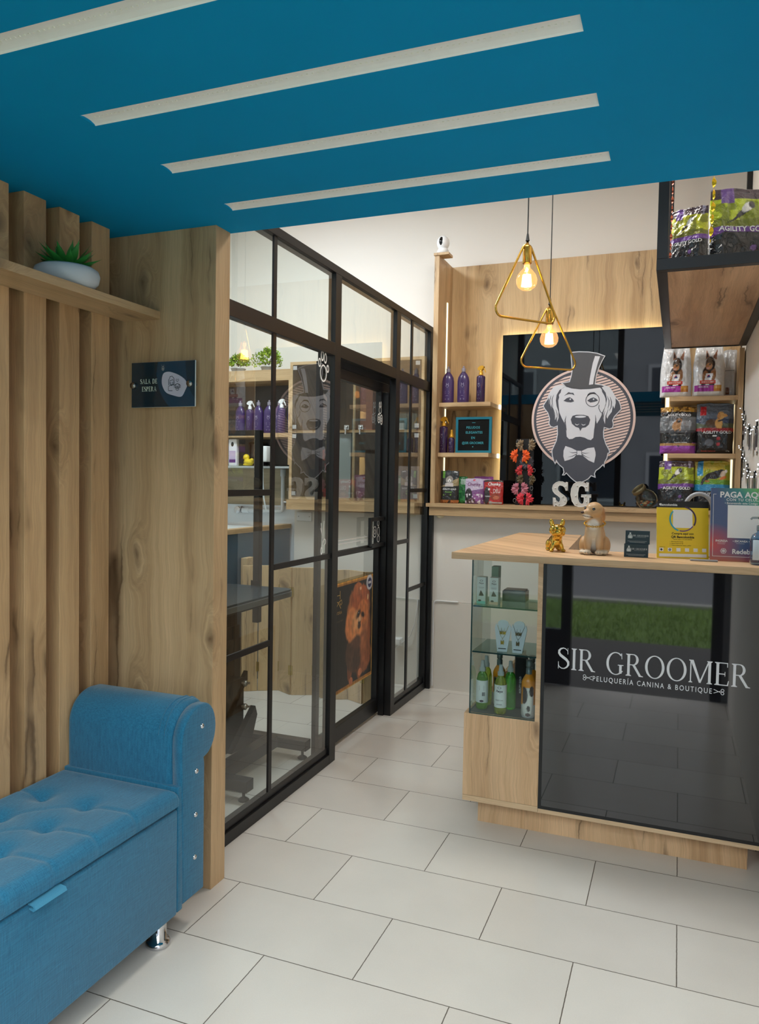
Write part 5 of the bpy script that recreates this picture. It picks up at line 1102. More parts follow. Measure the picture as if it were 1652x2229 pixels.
# slim blue gap card between the stacks belongs to the lower stack
bpy.data.objects['business_card_stack.001'].location.z = ZC+.0535

YEL = mat('yellow_card', (240, 206, 40), .45); BKP = mat('black_print', (20, 20, 22), .5)
ys = T('payment_sign', 'yellow and black QR payment stand reading Compra aquí con QR Bancolombia', 'counter sign', (.022, 3.285, ZC), .26)
tilt = Matrix.Rotation(radians(-7), 4, 'X')
def tm(): m = MB(); m.M = tilt; return m
w = .1005; h = .205
tm().box(-w, w, 0, .004, 0, h).build('yellow_board', YEL, ys)
m_ = tm(); m_.box(-w*.97, w*1.0, -.0002, .004, h, h+.026); m_.build('black_header', BKP, ys)
MB().box(-.05, .05, .02, .07, 0, .004).build('stand_foot', BKP, ys)
m_ = tm(); m_.disc(-.088, h+.012, .004, 'y', -.001, 14); m_.text('Bancolombia', .0095, -.054, h+.0115, 'y', -.001, bold=.025); m_.build('header_lettering', mat('white_print', (235, 235, 235), .5), ys)
m_ = tm(); m_.box(-.038, .038, -.0012, -.0004, .123, .196); m_.build('blank_code_field', PAPER, ys)
m_ = tm(); m_.ring(0, .158, .052, .046, 'y', -.0016, 30, a0=radians(140), a1=radians(250)); m_.build('cyan_arc', mat('arc_cyan', (60, 170, 190), .5), ys)
m_ = tm(); m_.ring(0, .158, .053, .047, 'y', -.0016, 30, a0=radians(-30), a1=radians(80)); m_.build('plum_arc', mat('arc_plum', (70, 50, 84), .5), ys)
m_ = tm(); m_.ring(0, .158, .050, .046, 'y', -.0016, 30, a0=radians(255), a1=radians(325)); m_.build('violet_arc', mat('arc_violet', (110, 60, 130), .5), ys)
m_ = tm()
m_.text('Compra aquí con', .0088, .0, .1005, 'y', -.001, bold=.018); m_.text('QR Bancolombia', .0095, .0, .0865, 'y', -.001, bold=.028)
m_.text('sencillo, seguro y sin costo adicional', .0036, 0, .0765, 'y', -.001, bold=.012)
for i, s_ in enumerate(('1.  Abre la app Bancolombia', '2.  Ingresa a botón usar QR', '3.  Verifica la información, monto y ¡LISTO!')): m_.text(s_, .0034, -.050, .067-.0075*i, 'y', -.001, align='LEFT', bold=.012)
m_.text('También con:', .003, -.090, .045, 'y', -.001, align='LEFT')
m_.build('lettering', BKP, ys)
m_ = tm()
for i in range(6): m_.box(-.091+.0332*i, -.075+.0332*i, -.0012, -.0004, .0275, .0415)
m_.box(-.092, .092, -.0012, -.0004, .006, .0185); m_.build('white_fields', PAPER, ys)
m_ = tm(); m_.poly([(-.083, .029), (-.078, .0345), (-.083, .040), (-.088, .0345)], 'y', -.0016); m_.ring(-.050, .0345, .0045, .002, 'y', -.0016, 12); m_.build('black_icons', BKP, ys)

bs_ = T('payment_sign', 'taller blue, red and green payment stand reading PAGA AQUÍ CON TU CELULAR', 'counter sign', (.232, 3.262, ZC), .08)
P = Paint(70, 100); U, V = P.U, P.V
def mixp(m, c_): P.fill(np.clip(m, 0, 1), c_)
P.fill(np.ones_like(U), (70, 88, 130)); mixp((U-.35)*1.6+(V-.6)*1.2, (46, 160, 140)); mixp((U-.6)*2+(V-.85)*2.5, (130, 190, 70)); mixp(1-np.hypot(U/.5, (V-.22)/.30), (206, 74, 66)); mixp(1.0-V*8, (190, 100, 70)); mixp(.8*(1-np.hypot((U-.85)/.4, (V-.05)/.2)), (120, 60, 110))
m_ = tm(); nu, nv = 70, 100; W_ = .112; H_ = .288
m_._add([(-W_+2*W_*i/(nu-1), 0, H_*j/(nv-1)) for j in range(nv) for i in range(nu)], [(j*nu+i, j*nu+i+1, (j+1)*nu+i+1, (j+1)*nu+i) for j in range(nv-1) for i in range(nu-1)]); m_.keepn = True
o = m_.build('printed_face', vcol_mat('gradient_print', .35, .3), bs_); set_print(o.data, 0, P.c)
tm().box(-W_, W_, .0004, .004, 0, H_).build('board', GREYP, bs_); MB().box(-.05, .05, .02, .07, 0, .004).build('stand_foot', GREYP, bs_)
m_ = tm(); m_.box(-.050, .066, -.002, -.0006, .092, .221); m_.build('blank_code_field', PAPER, bs_)
m_ = tm(); Wm = mat('white_print', (235, 235, 235), .5)
m_.text('PAGA AQUÍ', .023, .006, .263, 'y', -.001, bold=.03, sx=1.0); m_.text('CON TU CELULAR', .0105, .012, .2425, 'y', -.001, bold=.015, spacing=1.15); m_.text('• Escaneando este Código QR', .0082, .008, .229, 'y', -.001, bold=.01)
m_.text('INGRESA', .0080, -.070, .080, 'y', -.001, bold=.02); m_.text('• ESCANEA •', .0080, .0, .080, 'y', -.001, bold=.02); m_.text('Redeban', .0185, .012, .040, 'y', -.001, bold=.03)
for k in range(6): m_.ring(-.063+.006*cos(k*pi/3), .040+.006*sin(k*pi/3), .0055, .0042, 'y', -.001, 14)
m_.box(-.103, -.1015, -.0011, -.0008, .018, .264); m_.box(-.103, .103, -.0011, -.0008, .018, .0195); m_.box(.1015, .103, -.0011, -.0008, .018, .264); m_.box(-.103, -.092, -.0011, -.0008, .2625, .264)
m_.box(-.085, -.055, -.0011, -.0008, .072, .0728); m_.box(-.085, -.058, -.0011, -.0008, .067, .0678); m_.box(-.018, .012, -.0011, -.0008, .070, .0708)
m_.build('lettering', Wm, bs_)
# dark card holder behind, grey hoop lamp, pen, gel bottle
t = T('hoop_light', 'grey curved tube rising behind the yellow payment stand', 'lamp', (.078, 3.40, ZC))
MB().tube([(-.052, 0, 0), (-.052, 0, .16)]+[(-.052*cos(a_), 0, .20+.060*sin(a_)) for a_ in np.linspace(0, pi, 17)]+[(.052, 0, .16), (.052, 0, 0)], .0085, 14).build('tube', mat('pale_grey_tube', (176, 176, 182), .35), t)
MB().box(-.065, .065, -.03, .03, 0, .006).build('foot_plate', GREYP, t)
t = MB().rbox(.048, .148, 3.196, 3.208, ZC, ZC+.008, .003).build('grey_pen_tray', GREYP); tag(t, 'slim grey bar lying in front of the yellow stand', 'tray')
gb = T('sanitizer_bottle', 'clear pump bottle of blue gel at the right edge of the counter', 'bottle', (.290, 3.175, ZC))
gb.scale = (1, 1, 1)
MB().lathe([(.030, .0), (.034, .004), (.036, .02), (.036, .095), (.030, .112), (.014, .122), (.013, .130)], n=30).build('body', glass_mat('gel_bottle', (176, 208, 232), 1.45, boost=3), gb)
cp = MB(); cp.lathe([(.015, .128), (.015, .148), (.007, .150), (.006, .170), (.011, .172), (.011, .180), (.0001, .182)], n=20); cp.tube([(0, 0, .177), (-.03, -.006, .176), (-.036, -.008, .170)], .004, 8); cp.build('pump', glass_mat('clear_pump', (196, 206, 210), 1.45, boost=3), gb)
MB().rbox(-.028, .028, -.0375, -.0345, .02, .095, .001, 1).build('label', mat('pale_label', (200, 214, 224), .4, alpha=1), gb)

# ------------------------------------------------------------------ showcase contents
bxm = mat('carton_white', (226, 226, 222), .5)
for i, (x0, label, tint) in enumerate(((-.784, 'left small white cosmetic carton on the top glass shelf', (150, 214, 200)), (-.730, 'right small white cosmetic carton on the top glass shelf', (236, 200, 172)))):
    t = T('cosmetic_box', label, 'box', (x0+.019, 3.16, .9402), 0, 'small cartons in the showcase')
    MB().box(-.0185, .0185, -.02, .02, 0, .113).build('carton', bxm, t); MB().box(-.0186, .0186, -.0204, -.02, 0, .012).build('tinted_foot', mat('tint%d' % i, tint, .5), t)
    p = MB(); p.ring(0, .098, .007, .005, 'y', -.0206, 14, rz=.004); p.text('Petys', .007, 0, .088, 'y', -.0206, bold=.02, shear=.3); p.box(-.012, .012, -.0207, -.0206, .070, .0708); p.box(-.010, .010, -.0207, -.0206, .066, .0668); p.disc(-.006, .014, .007, 'y', -.0206, 16, 0, .004)
    p.poly([(-.010, .034), (-.002, .058), (.004, .050), (.012, .036), (.006, .034)], 'y', -.0206); p.build('print', mat('brown_grey_print', (110, 96, 90), .5), t)
    for q in range(2):
        pass
tag(MB().box(-.70, -.60, 3.26, 3.34, .9402, .985).box(-.695, -.605, 3.262, 3.338, .985, .99).build('clear_tray_box', mat('smoky_plastic', (120, 128, 130), .15, trans=.6)), 'smoky clear plastic box at the back of the top glass shelf', 'box')
tag(MB().box(-.745, -.715, 3.24, 3.29, .9402, 1.09).build('tall_carton', mat('green_carton', (128, 156, 128), .5)), 'tall green and grey carton behind the small white cartons', 'box')
def display(x, rz, label, metal):
    t = T('necklace_display', label, 'jewellery display', (x, 3.125, .7482), rz, 'necklace displays in the showcase')
    out = [(-.020, 0), (.020, 0), (.034, .098), (.029, .116), (.024, .108)]+[(.022*cos(a_), .118+.014*sin(a_)) for a_ in np.linspace(.1, pi-.1, 9)]+[(-.024, .108), (-.029, .116), (-.034, .098)]
    b_ = MB(); b_.M = Matrix.Rotation(radians(-12), 4, 'X'); b_.prism(out, 'y', -.003, .003); b_.build('bust_card', mat('display_white', (214, 218, 226), .5), t)
    MB().box(-.015, .015, .003, .05, 0, .003).build('foot', mat('display_white', (214, 218, 226), .5), t)
    n_ = MB(); n_.M = Matrix.Rotation(radians(-12), 4, 'X'); n_.tube([(-.023, -.004, .108), (-.008, -.004, .066), (0, -.004, .052), (.008, -.004, .066), (.023, -.004, .108)], .0007, 5)
    n_.build('chain', metal, t)
    p = MB(); p.M = Matrix.Rotation(radians(-12), 4, 'X')
    for cx, cz, s_ in ((-.0065, .078, 1), (.0065, .078, 1), (0, .038, 1.2)):
        p.prism([(cx-.005*s_, cz-.008*s_), (cx-.002*s_, cz-.006*s_), (cx+.002*s_, cz-.006*s_), (cx+.005*s_, cz-.008*s_), (cx+.006*s_, cz+.002*s_), (cx+.004*s_, cz+.009*s_), (cx+.001*s_, cz+.004*s_), (cx-.002*s_, cz+.004*s_), (cx-.005*s_, cz+.009*s_), (cx-.006*s_, cz+.001*s_)], 'y', -.006, -.0035)
        p.tube([(cx, -.005, cz+.008), (cx, -.005, cz+.02)], .0005, 4)
    p.build('pendant_set', metal, t); q = MB(); q.M = Matrix.Rotation(radians(-12), 4, 'X'); q.box(-.016, .016, -.0036, -.003, .011, .0145); q.build('black_slot', BLACKM, t)
display(-.667, .1, 'white display card with a gold dog necklace and earrings', GOLDC); display(-.603, -.08, 'white display card with a dark bronze necklace and earrings', mat('dark_bronze', (96, 80, 56), .4, .8))
def sprayb(x, y, label, liquid, lab=True, h=.205):
    t = T('cologne_bottle', label, 'bottle', (x, y, .4892), 0, 'spray colognes in the showcase')
    MB().lathe([(.021, 0), (.0245, .003), (.025, .02), (.0245, h*.60), (.019, h*.72), (.011, h*.77), (.011, h*.79)], n=28).build('body', mat('liquid_%d_%d_%d' % liquid, liquid, .05, trans=.75, ior=1.36), t)
    MB().lathe([(.0135, h*.78), (.0135, h*.85), (.010, h*.86), (.008, h*.97), (.007, h), (.0001, h)], n=20).build('spray_cap', mat('frosted_cap', (206, 210, 212), .35, trans=.3), t)
    if lab:
        m_ = MB(); th = np.linspace(-1.9, 1.9, 22)
        for a_, b_ in zip(th[:-1], th[1:]): m_._add([(.0256*sin(a_), -.0256*cos(a_), .028), (.0256*sin(b_), -.0256*cos(b_), .028), (.0256*sin(b_), -.0256*cos(b_), h*.60), (.0256*sin(a_), -.0256*cos(a_), h*.60)], [(0, 1, 2, 3)], 0, True)
        m_.build('label', mat('label_white', (228, 230, 230), .4), t)
        p = MB()
        p.fn = lambda v: Vector((.0262*sin(v.x/.0262), -.0262*cos(v.x/.0262), v.z))
        if 'barcode' in label:
            for k in range(7): p.box(-.006, .014, -.01, -.0099, .10-.003*k, .1012-.003*k)
            for k in range(6): p.box(.006+k*.0022, .0072+k*.0022, -.01, -.0099, .058, .074)
        else:
            p.ring(0, .112, .008, .006, 'y', 0, 14, rz=.005); p.text('Petys', .010, 0, .098, 'y', 0, bold=.03, shear=.3); p.text('BEBECAN', .005, 0, .060, 'y', 0, spacing=1.2); [p.ring(-.009+.006*k, .042, .0024, .0014, 'y', 0, 10) for k in range(4)]
        p.ring(.004 if 'barcode' in label else 0, .036, .009, .0, 'y', 0, 16, rz=.005) if 'barcode' in label else None
        p.build('print', mat('plum_print', (70, 50, 70), .5), t)
sprayb(-.757, 3.165, 'green cologne spray with its barcode side to the front, left in the showcase', (160, 214, 120))
sprayb(-.669, 3.125, 'yellow-green cologne spray with a white label, front and centre in the showcase', (206, 214, 90))
sprayb(-.645, 3.205, 'bright green cologne spray without a front label, behind the centre one', (110, 220, 90), False)
sprayb(-.755, 3.228, 'yellow-green cologne spray half hidden at the back left of the showcase', (196, 214, 80), False, .212)
def pump(x, y, label, h=.235, r=.029):
    t = T('pump_bottle', label, 'bottle', (x, y, .4892), 0, 'orange pump bottles in the showcase')
    nu, nv = 60, 70; P = Paint(nu, nv); P.fill(np.ones_like(P.U), (226, 140, 30)); P.fill((P.V < .70-.5*(P.U-.5)**2*4*.3), (196, 190, 188)); P.ell(.50, .34, .12, .34, (226, 220, 216)); P.ell(.42, .52, .09, .20, (34, 30, 32)); P.ell(.60, .62, .06, .12, (34, 30, 32)); P.ell(.44, .44, .02, .03, (10, 10, 10)); P.ell(.53, .22, .04, .07, (40, 34, 36)); P.ell(.52, .08, .06, .04, (90, 70, 74)); P.fill((P.U < .38) | (P.U > .66), (226, 140, 30)); P.fill(((P.U < .38) | (P.U > .66)) & (P.V < .3), (200, 196, 190)); P.fill(P.V < .03, (200, 200, 205))
    mb = MB(); prof = lambda v: r*(.90+.1*min(1, v*20)) if v < .78 else r*(1-.62*((v-.78)/.22)**1.6)
    mb._add([(prof(j/(nv-1))*sin(2*pi*(i/(nu-1)-.5)), -prof(j/(nv-1))*cos(2*pi*(i/(nu-1)-.5)), h*.76*j/(nv-1)) for j in range(nv) for i in range(nu)], [(j*nu+i, j*nu+i+1, (j+1)*nu+i+1, (j+1)*nu+i) for j in range(nv-1) for i in range(nu-1)], 0, True); mb.keepn = True
    o = mb.build('body', vcol_mat('pump_print', .25, .4), t); set_print(o.data, 0, P.c)
    MB().lathe([(.0125, h*.755), (.0125, h*.86), (.009, h*.865), (.009, h*.88), (.0125, h*.885), (.0125, h), (.0001, h)], n=22).build('pump_head', mat('grey_pump', (112, 122, 124), .3, .4), t)
pump(-.553, 3.128, 'orange pump bottle with a black and white dog, front right in the showcase'); pump(-.705, 3.262, 'orange pump bottle with a dog print, at the back left of the showcase', .225, .028); pump(-.556, 3.215, 'orange pump bottle mostly hidden behind the front right one', .235, .028)
t = T('black_carton', 'tall black carton reading AGILITY GOLD in the bottom of the showcase', 'box', (-.607, 3.25, .4892), .25)
MB().box(-.026, .026, -.02, .05, 0, .215).build('carton', BLACKM, t)
m_ = MB(); m_.M = Matrix.Rotation(radians(-90), 4, 'Y'); m_.text('AGILITY GOLD', .008, .10, .006, 'y', -.0206, bold=.02); m_.build('lettering', mat('white_print', (235, 235, 235), .5), t)

# ------------------------------------------------------------------ hanging black frame with dog food bags
HB = T('hanging_shelf', 'black steel framed hanging shelf with an oak underside, above the right end of the counter', 'shelf', (.118, 4.1, 2.29))
x0, x1, y0, y1, zb = -.109-.118, .343-.118, 3.185-4.1, 5.02-4.1, 0
F_ = .040
MB().box(x0+F_, x1-F_, y0+F_, y1-.004, .006, .030).build('oak_floor', WD, HB)
for nm, a in (('front_rail', (x0, x1, y0, y0+F_, 0, .044)), ('rear_rail', (x0, x1, y1-.012, y1, 0, .0302)), ('side_rail', (x0, x0+F_, y0+F_, y1-.012, 0, .0302)), ('side_rail', (x1-F_, x1, y0+F_, y1-.012, 0, .0302)), ('post', (x0, x0+F_, y0, y0+F_, .044, 1.30)), ('post', (x1-F_, x1, y0, y0+F_, .044, 1.30)), ('post', (x0, x0+.028, y1-F_, y1, .044, 1.30)), ('post', (x1-.028, x1, y1-F_, y1, .044, 1.30))):
    MB().box(*a).build(nm, BLACK, HB, .001)
gA = 'dog food bags on the hanging shelf'
pouch('dog_food_bag', 'black dog food bag with a lime field and purple seal, left on the hanging shelf', 'pet food bag', .006, 3.36, 2.3205, .150, .255, .08, ag_puppy((40, 30, 34), (112, 66, 150), (200, 200, 40), (100, 60, 140), 0), [('AGILITY GOLD', .0135, .50, .43, AGW, dict(bold=.02))], -.35, (20, 20, 22), gA, seed=61, bump=.6, wr=.9)
pouch('dog_food_bag', 'wide black and lime dog food bag at the right end of the hanging shelf', 'pet food bag', .203, 3.44, 2.3205, .265, .335, .09, ag_puppy((30, 28, 32), (112, 66, 150), (190, 206, 40), (120, 84, 156), 0), [('AGILITY GOLD', .0225, .49, .50, AGW, dict(bold=.02)), ('Pequeñas Adultos', .0110, .46, .08, (200, 200, 204), dict(bold=.012))], .35, (20, 20, 22), gA, seed=67, bump=.6, wr=.9)
def twist(name, label, x, y, z0, z1, w, m, turns, sway=0):
    mb = MB(); n = 90; vs = []
    for i in range(n+1):
        t = i/n; a_ = turns*2*pi*t; ww = w*(.55+.45*abs(sin(t*pi*turns*1.0)))*(min(1, (1-t)*9+.1))*min(1, t*9+.1); cx = sway*sin(t*2.4); vs += [(cx-ww*cos(a_), -ww*sin(a_), (z1-z0)*t), (cx+ww*cos(a_), ww*sin(a_), (z1-z0)*t)]
    mb._add(vs, [(2*i, 2*i+1, 2*i+3, 2*i+2) for i in range(n)], 0, True); mb.keepn = True; o = mb.build(name, m); o.location = (x, y, z0); return tag(o, label, 'foil garland', 'twisted foil garlands on the hanging shelf')
twist('foil_garland', 'gold twisted foil garland hanging between the two big dog food bags', .083, 3.27, 2.40, 2.70, .0085, GOLDF, 3.2, .008)
twist('foil_garland', 'thin red and gold foil garland hanging by the left post of the hanging shelf', -.062, 3.29, 2.336, 2.70, .005, mat('red_gold_foil', (210, 90, 70), .2, .9, var=.6, bscale=14, bump=.4), 5, .002)

# ------------------------------------------------------------------ photo garland on the right wall
rnd = random.Random(12)
def wall_line(y0_, y1_, z0_, z1_, sag, n=26): return [(XR-.014, y0_+(y1_-y0_)*i/n, z0_+(z1_-z0_)*i/n-sag*4*(i/n)*(1-i/n)) for i in range(n+1)]
GARL = [(5.0, 3.3, 1.93, 1.86, .16), (5.0, 3.3, 1.72, 1.60, .14)]
for gi, g_ in enumerate(GARL):
    pts = wall_line(*g_)
    t = T('fairy_lights', ['upper string of small white fairy lights on the right wall', 'lower string of small white fairy lights on the right wall'][gi], 'string lights', (0, 0, 0), 0, 'fairy light strings on the right wall')
    w_ = MB(); w_.tube(pts, .0012, 5)
    for i in range(1, 26):
        p = pts[i]; d_ = (p[0]-rnd.uniform(.005, .02), p[1]+rnd.uniform(-.03, .03), p[2]+rnd.uniform(-.03, .03)); w_.tube([p, d_], .0008, 4)
        b_ = MB(); b_.ball(d_, .003, 8); b_.build('led_bulb', mat('fairy_led', (240, 246, 255), .3, emit=(236, 244, 255), estr=3), t)
    w_.build('wire', mat('clear_wire', (190, 190, 180), .4), t)
PHF = mat('photo_border', (232, 230, 226), .5)
for gi, g_ in enumerate(GARL):
    pts = wall_line(*g_)
    for i in range(2, 25, 3):
        p = pts[i]; t = T('hanging_photo', 'white bordered instant photo clipped to the %s fairy light string on the right wall' % ('upper' if gi == 0 else 'lower'), 'photo', (XR-.008-.012*((i//3) % 2), p[1], p[2]-.008), 0, 'photos clipped along the %s string' % ('upper' if gi == 0 else 'lower'))
        k = rnd.uniform(-.1, .1); t.rotation_euler = (k, 0, rnd.uniform(-.02, .02)); MB().box(-.0008, .0008, -.045, .045, -.115, 0).build('card', PHF, t)
        MB().box(-.0012, -.0008, -.038, .038, -.095, -.010).build('picture', mat('dark_photo_%d' % (i % 3), [(40, 40, 46), (70, 60, 56), (30, 34, 40)][i % 3], .3, var=.5, bscale=40), t)
        MB().box(-.005, .002, -.004, .004, -.012, .022).build('clip', BLACKM, t)

# ------------------------------------------------------------------ pendants
BULBG = glass_mat('amber_bulb_glass', (255, 226, 184), 1.4, boost=1.0)
_nt = BULBG.node_tree; _o = _nt.nodes['Material Output']; _e = nn(_nt, 'ShaderNodeEmission'); _e.inputs[0].default_value = C(255, 200, 138); _e.inputs[1].default_value = .42  # emission in the glass stands in for the bulb's halation
_a = nn(_nt, 'ShaderNodeAddShader'); _nt.links.new(_o.inputs[0].links[0].from_socket, _a.inputs[0]); _nt.links.new(_e.outputs[0], _a.inputs[1]); _nt.links.new(_a.outputs[0], _o.inputs[0])
FIL = mat('glowing_filament', (255, 200, 120), .5, emit=(255, 186, 96), estr=22)
def pendant(x, y, zs, s, rot, label, tiltd=0):
    """zs: height of the top of the triangle"""
    t = T('pendant_lamp', label, 'pendant lamp', (x, y, zs), rot, 'gold triangle pendant lamps')
    MB().tube([(0, 0, .045), (0, 0, 3.56-zs)], .0028, 8).build('cord', BLACKM, t)
    MB().lathe([(.010, .018), (.0085, .022), (.005, .046), (.0035, .052)], n=20).build('cord_grip', BLACKM, t)
    MB().lathe([(.04, 3.56-zs), (.05, 3.57-zs), (.05, 3.598-zs)], n=28).build('ceiling_cup', BLACK, t)
    w, h, r = .172*s, .335*s, .035*s; P = []
    def corner(cx, cz, a0, a1, rr, n=8): return [(cx+rr*cos(a0+(a1-a0)*i/n), 0, cz+rr*sin(a0+(a1-a0)*i/n)) for i in range(n+1)]
    sl = math.atan2(h, w)  # side slope
    P += corner(0, -.028*s, pi-(pi/2-sl)-.0, (pi/2-sl), .028*s)
    P += corner(w-r*1.1, -h+r, pi/2-sl, -pi/2, r); P += corner(-w+r*1.1, -h+r, -pi/2, -pi-(pi/2-sl)+.0, r)
    MB().tube(P, .0048*s+.0005, 10, closed=True).build('triangle_frame', GOLD, t)
    MB().lathe([(.0001, .018), (.006, .018), (.006, -.006), (.020, -.008), (.0215, -.012), (.0215, -.085), (.0195, -.088), (.0001, -.088)], n=28).build('socket', GOLD, t)
    zb_ = -.088-.075
    bl = MB(); bl.lathe([(.013, .066+.012), (.0145, .062), (.018, .052), (.0300, .040), (.0430, .022), (.0495, .0), (.0475, -.018), (.039, -.034), (.022, -.046), (.0001, -.0505)], (0, 0, zb_), 32)
    b_ = bl.build('bulb_glass', BULBG, t)
    fl = MB()
    for k in range(6):
        a_ = 2*pi*k/6; fl.tube([(.012*cos(a_), .012*sin(a_), zb_+.024), (.018*cos(a_), .018*sin(a_), zb_-.030)], .0085, 6)
    fl.build('filament', FIL, b_)
    MB().lathe([(.012, .070), (.0115, .052), (.004, .044), (.003, .024)], (0, 0, zb_), 16).build('bulb_stem', mat('stem_glass', (255, 236, 200), .2, emit=(255, 200, 120), estr=1.5), b_)
    l = bpy.data.lights.new('bulb_light', 'POINT'); l.energy = 5; l.color = (1.0, .72, .42); l.shadow_soft_size = .02
    lo = bpy.data.objects.new('bulb_light', l); COL.objects.link(lo); lo.parent = t; lo.location = (0, 0, zb_)
    return t
pendant(-.694, 3.60, 2.566, 1.04, radians(50), 'nearer and higher gold triangle pendant lamp with a glowing globe bulb')
pendant(-.680, 4.20, 2.402, .97, radians(38), 'farther and lower gold triangle pendant lamp with a glowing globe bulb')
# ------------------------------------------------------------------ grooming room behind the glass
kab = T('wall_cabinet', 'oak wall cabinet with glass doors in the grooming room behind the partition', 'cabinet', (-2.163, 5.14, 1.306))
def K(o): o.matrix_parent_inverse = Matrix.Translation((2.163, -5.14, -1.306)); return o
m_ = MB(); X0, X1, Yc, Yb = -2.682, -1.645, 4.99, 5.396
m_.box(X0, X0+.022, Yc, Yb, 1.306, 2.312).box(X1-.022, X1, Yc, Yb, 1.306, 2.312).box(X0+.022, X1-.022, Yc, Yb, 2.290, 2.312).box(X0+.022, X1-.022, Yc, Yb, 1.306, 1.326).box(X0+.022, X1-.022, Yc+.004, Yb, 1.794, 1.812).box(-2.178, -2.156, Yc+.002, Yb, 1.326, 1.794).box(-2.178, -2.156, Yc+.002, Yb, 1.812, 2.29)
K(m_.build('carcass', WE if False else WX, kab, .0006)); K(MB().box(X0+.022, X1-.022, Yb-.004, Yb, 1.326, 2.29).build('back_board', wood('oak_cabinet_back', 'Z', 50, (150, 118, 84), (120, 92, 62)), kab))
CG = glass_mat('cabinet_glass', (206, 208, 204), 1.5, boost=1.6)
for (a, b_, z0, z1) in ((X0+.024, -2.170, 1.330, 1.792), (-2.164, X1-.024, 1.330, 1.792), (X0+.024, -2.170, 1.816, 2.288), (-2.164, X1-.024, 1.816, 2.288)):
    mm = MB(); mm._add([(a, Yc-.006, z0), (b_, Yc-.006, z0), (b_, Yc-.006, z1), (a, Yc-.006, z1)], [(0, 1, 2, 3)]); dr = K(mm.build('glass_door', CG, kab))
    left = a < -2.4; cx = a+.022 if left else b_-.022
    for cz in (z0+.022, z1-.022):
        q = MB(); q.box(cx-.016, cx+.016, Yc-.012, Yc-.001, cz-.014, cz+.014); q = q.build('hinge_clip', CHROME, dr)
for x_, z_ in ((-2.218, 1.830), (-2.108, 1.830)):
    q = MB(); q.box(x_-.018, x_+.018, Yc-.014, Yc-.001, z_-.016, z_+.016); q.M = Matrix.Translation((x_, Yc-.014, z_)) @ Matrix.Rotation(pi/2, 4, 'X'); q.lathe([(.011, 0), (.010, .010), (.0001, .010)], n=16); q.M = Matrix.Identity(4); q.box(x_-.006, x_+.003, Yc-.028, Yc-.024, z_-.05, z_-.012); K(q.build('lock', CHROME, kab))
S(MB().box(-2.70, -1.70, 4.985, 5.095, 1.232, 1.304).build('trim_15', WX))
def sthing(name, label, cat, mb, m, group=None, bev=0): return tag(mb.build(name, m, None, bev), label, cat, group)
sthing('storage_box', 'terracotta coloured box with punched holes in the upper right of the glass cabinet', 'box', MB().box(-2.145, -2.05, 5.05, 5.2, 1.8125, 2.12), mat('terracotta_carton', (176, 110, 86), .7, var=.2, bscale=60))
sthing('storage_box', 'flat grey box lying in the upper right of the glass cabinet', 'box', MB().box(-2.02, -1.72, 5.06, 5.22, 1.8125, 1.93), mat('grey_carton', (130, 132, 126), .7, var=.1))
sthing('paper_stack', 'white stack of papers on the cabinet shelf by the lock', 'papers', MB().box(-1.97, -1.80, 5.02, 5.055, 1.8125, 1.86), PAPER)
sthing('storage_box', 'pale pink box in the lower right of the glass cabinet', 'box', MB().box(-1.93, -1.70, 5.08, 5.24, 1.3265, 1.56), mat('pink_carton', (200, 176, 178), .6, var=.1))
sthing('reflection_board', 'pale sheet added for the white reflection in the left half of the glass cabinet', 'board', MB().box(-2.36, -2.20, 5.02, 5.03, 1.3265, 1.79), mat('reflection_white', (206, 212, 216), .5))  # added sheet imitating white mirrored in the left cabinet door
# open shelves on the left
op = T('open_shelf_unit', 'oak open shelving with purple bottles in the grooming room', 'shelf unit', (-2.97, 5.15, 1.53))
def O_(o): o.matrix_parent_inverse = Matrix.Translation((2.97, -5.15, -1.53)); return o
O_(MB().box(-3.49, -2.684, 5.0, 5.396, 2.184, 2.266).box(-3.49, -2.684, 5.0, 5.396, 1.765, 1.796).box(-2.700, -2.684, 5.0, 5.396, 1.560, 1.765).box(-2.700, -2.684, 5.0, 5.396, 1.796, 2.184).build('boards', WX, op, .0006))
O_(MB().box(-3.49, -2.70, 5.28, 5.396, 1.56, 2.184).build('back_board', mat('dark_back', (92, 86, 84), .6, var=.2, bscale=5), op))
O_(MB().box(-3.49, -2.684, 4.99, 5.396, 1.5345, 1.549).build('metal_edged_board', mat('aluminium_edge', (190, 196, 200), .35, .6), op))
S(MB().box(-3.50, -2.66, 5.27, 5.398, 1.248, 1.534).build('trim_16', WT))
S(MB().box(-3.50, -2.66, 5.262, 5.398, 1.233, 1.248).build('trim_17', mat('white_trim', (214, 222, 230), .35)))
S(MB().box(-3.50, -2.687, 5.28, 5.398, .62, 1.233).build('trim_18', mat('white_wall_tile', (226, 230, 234), .2)))
g_ = 'purple bottles on the open shelf of the grooming room'
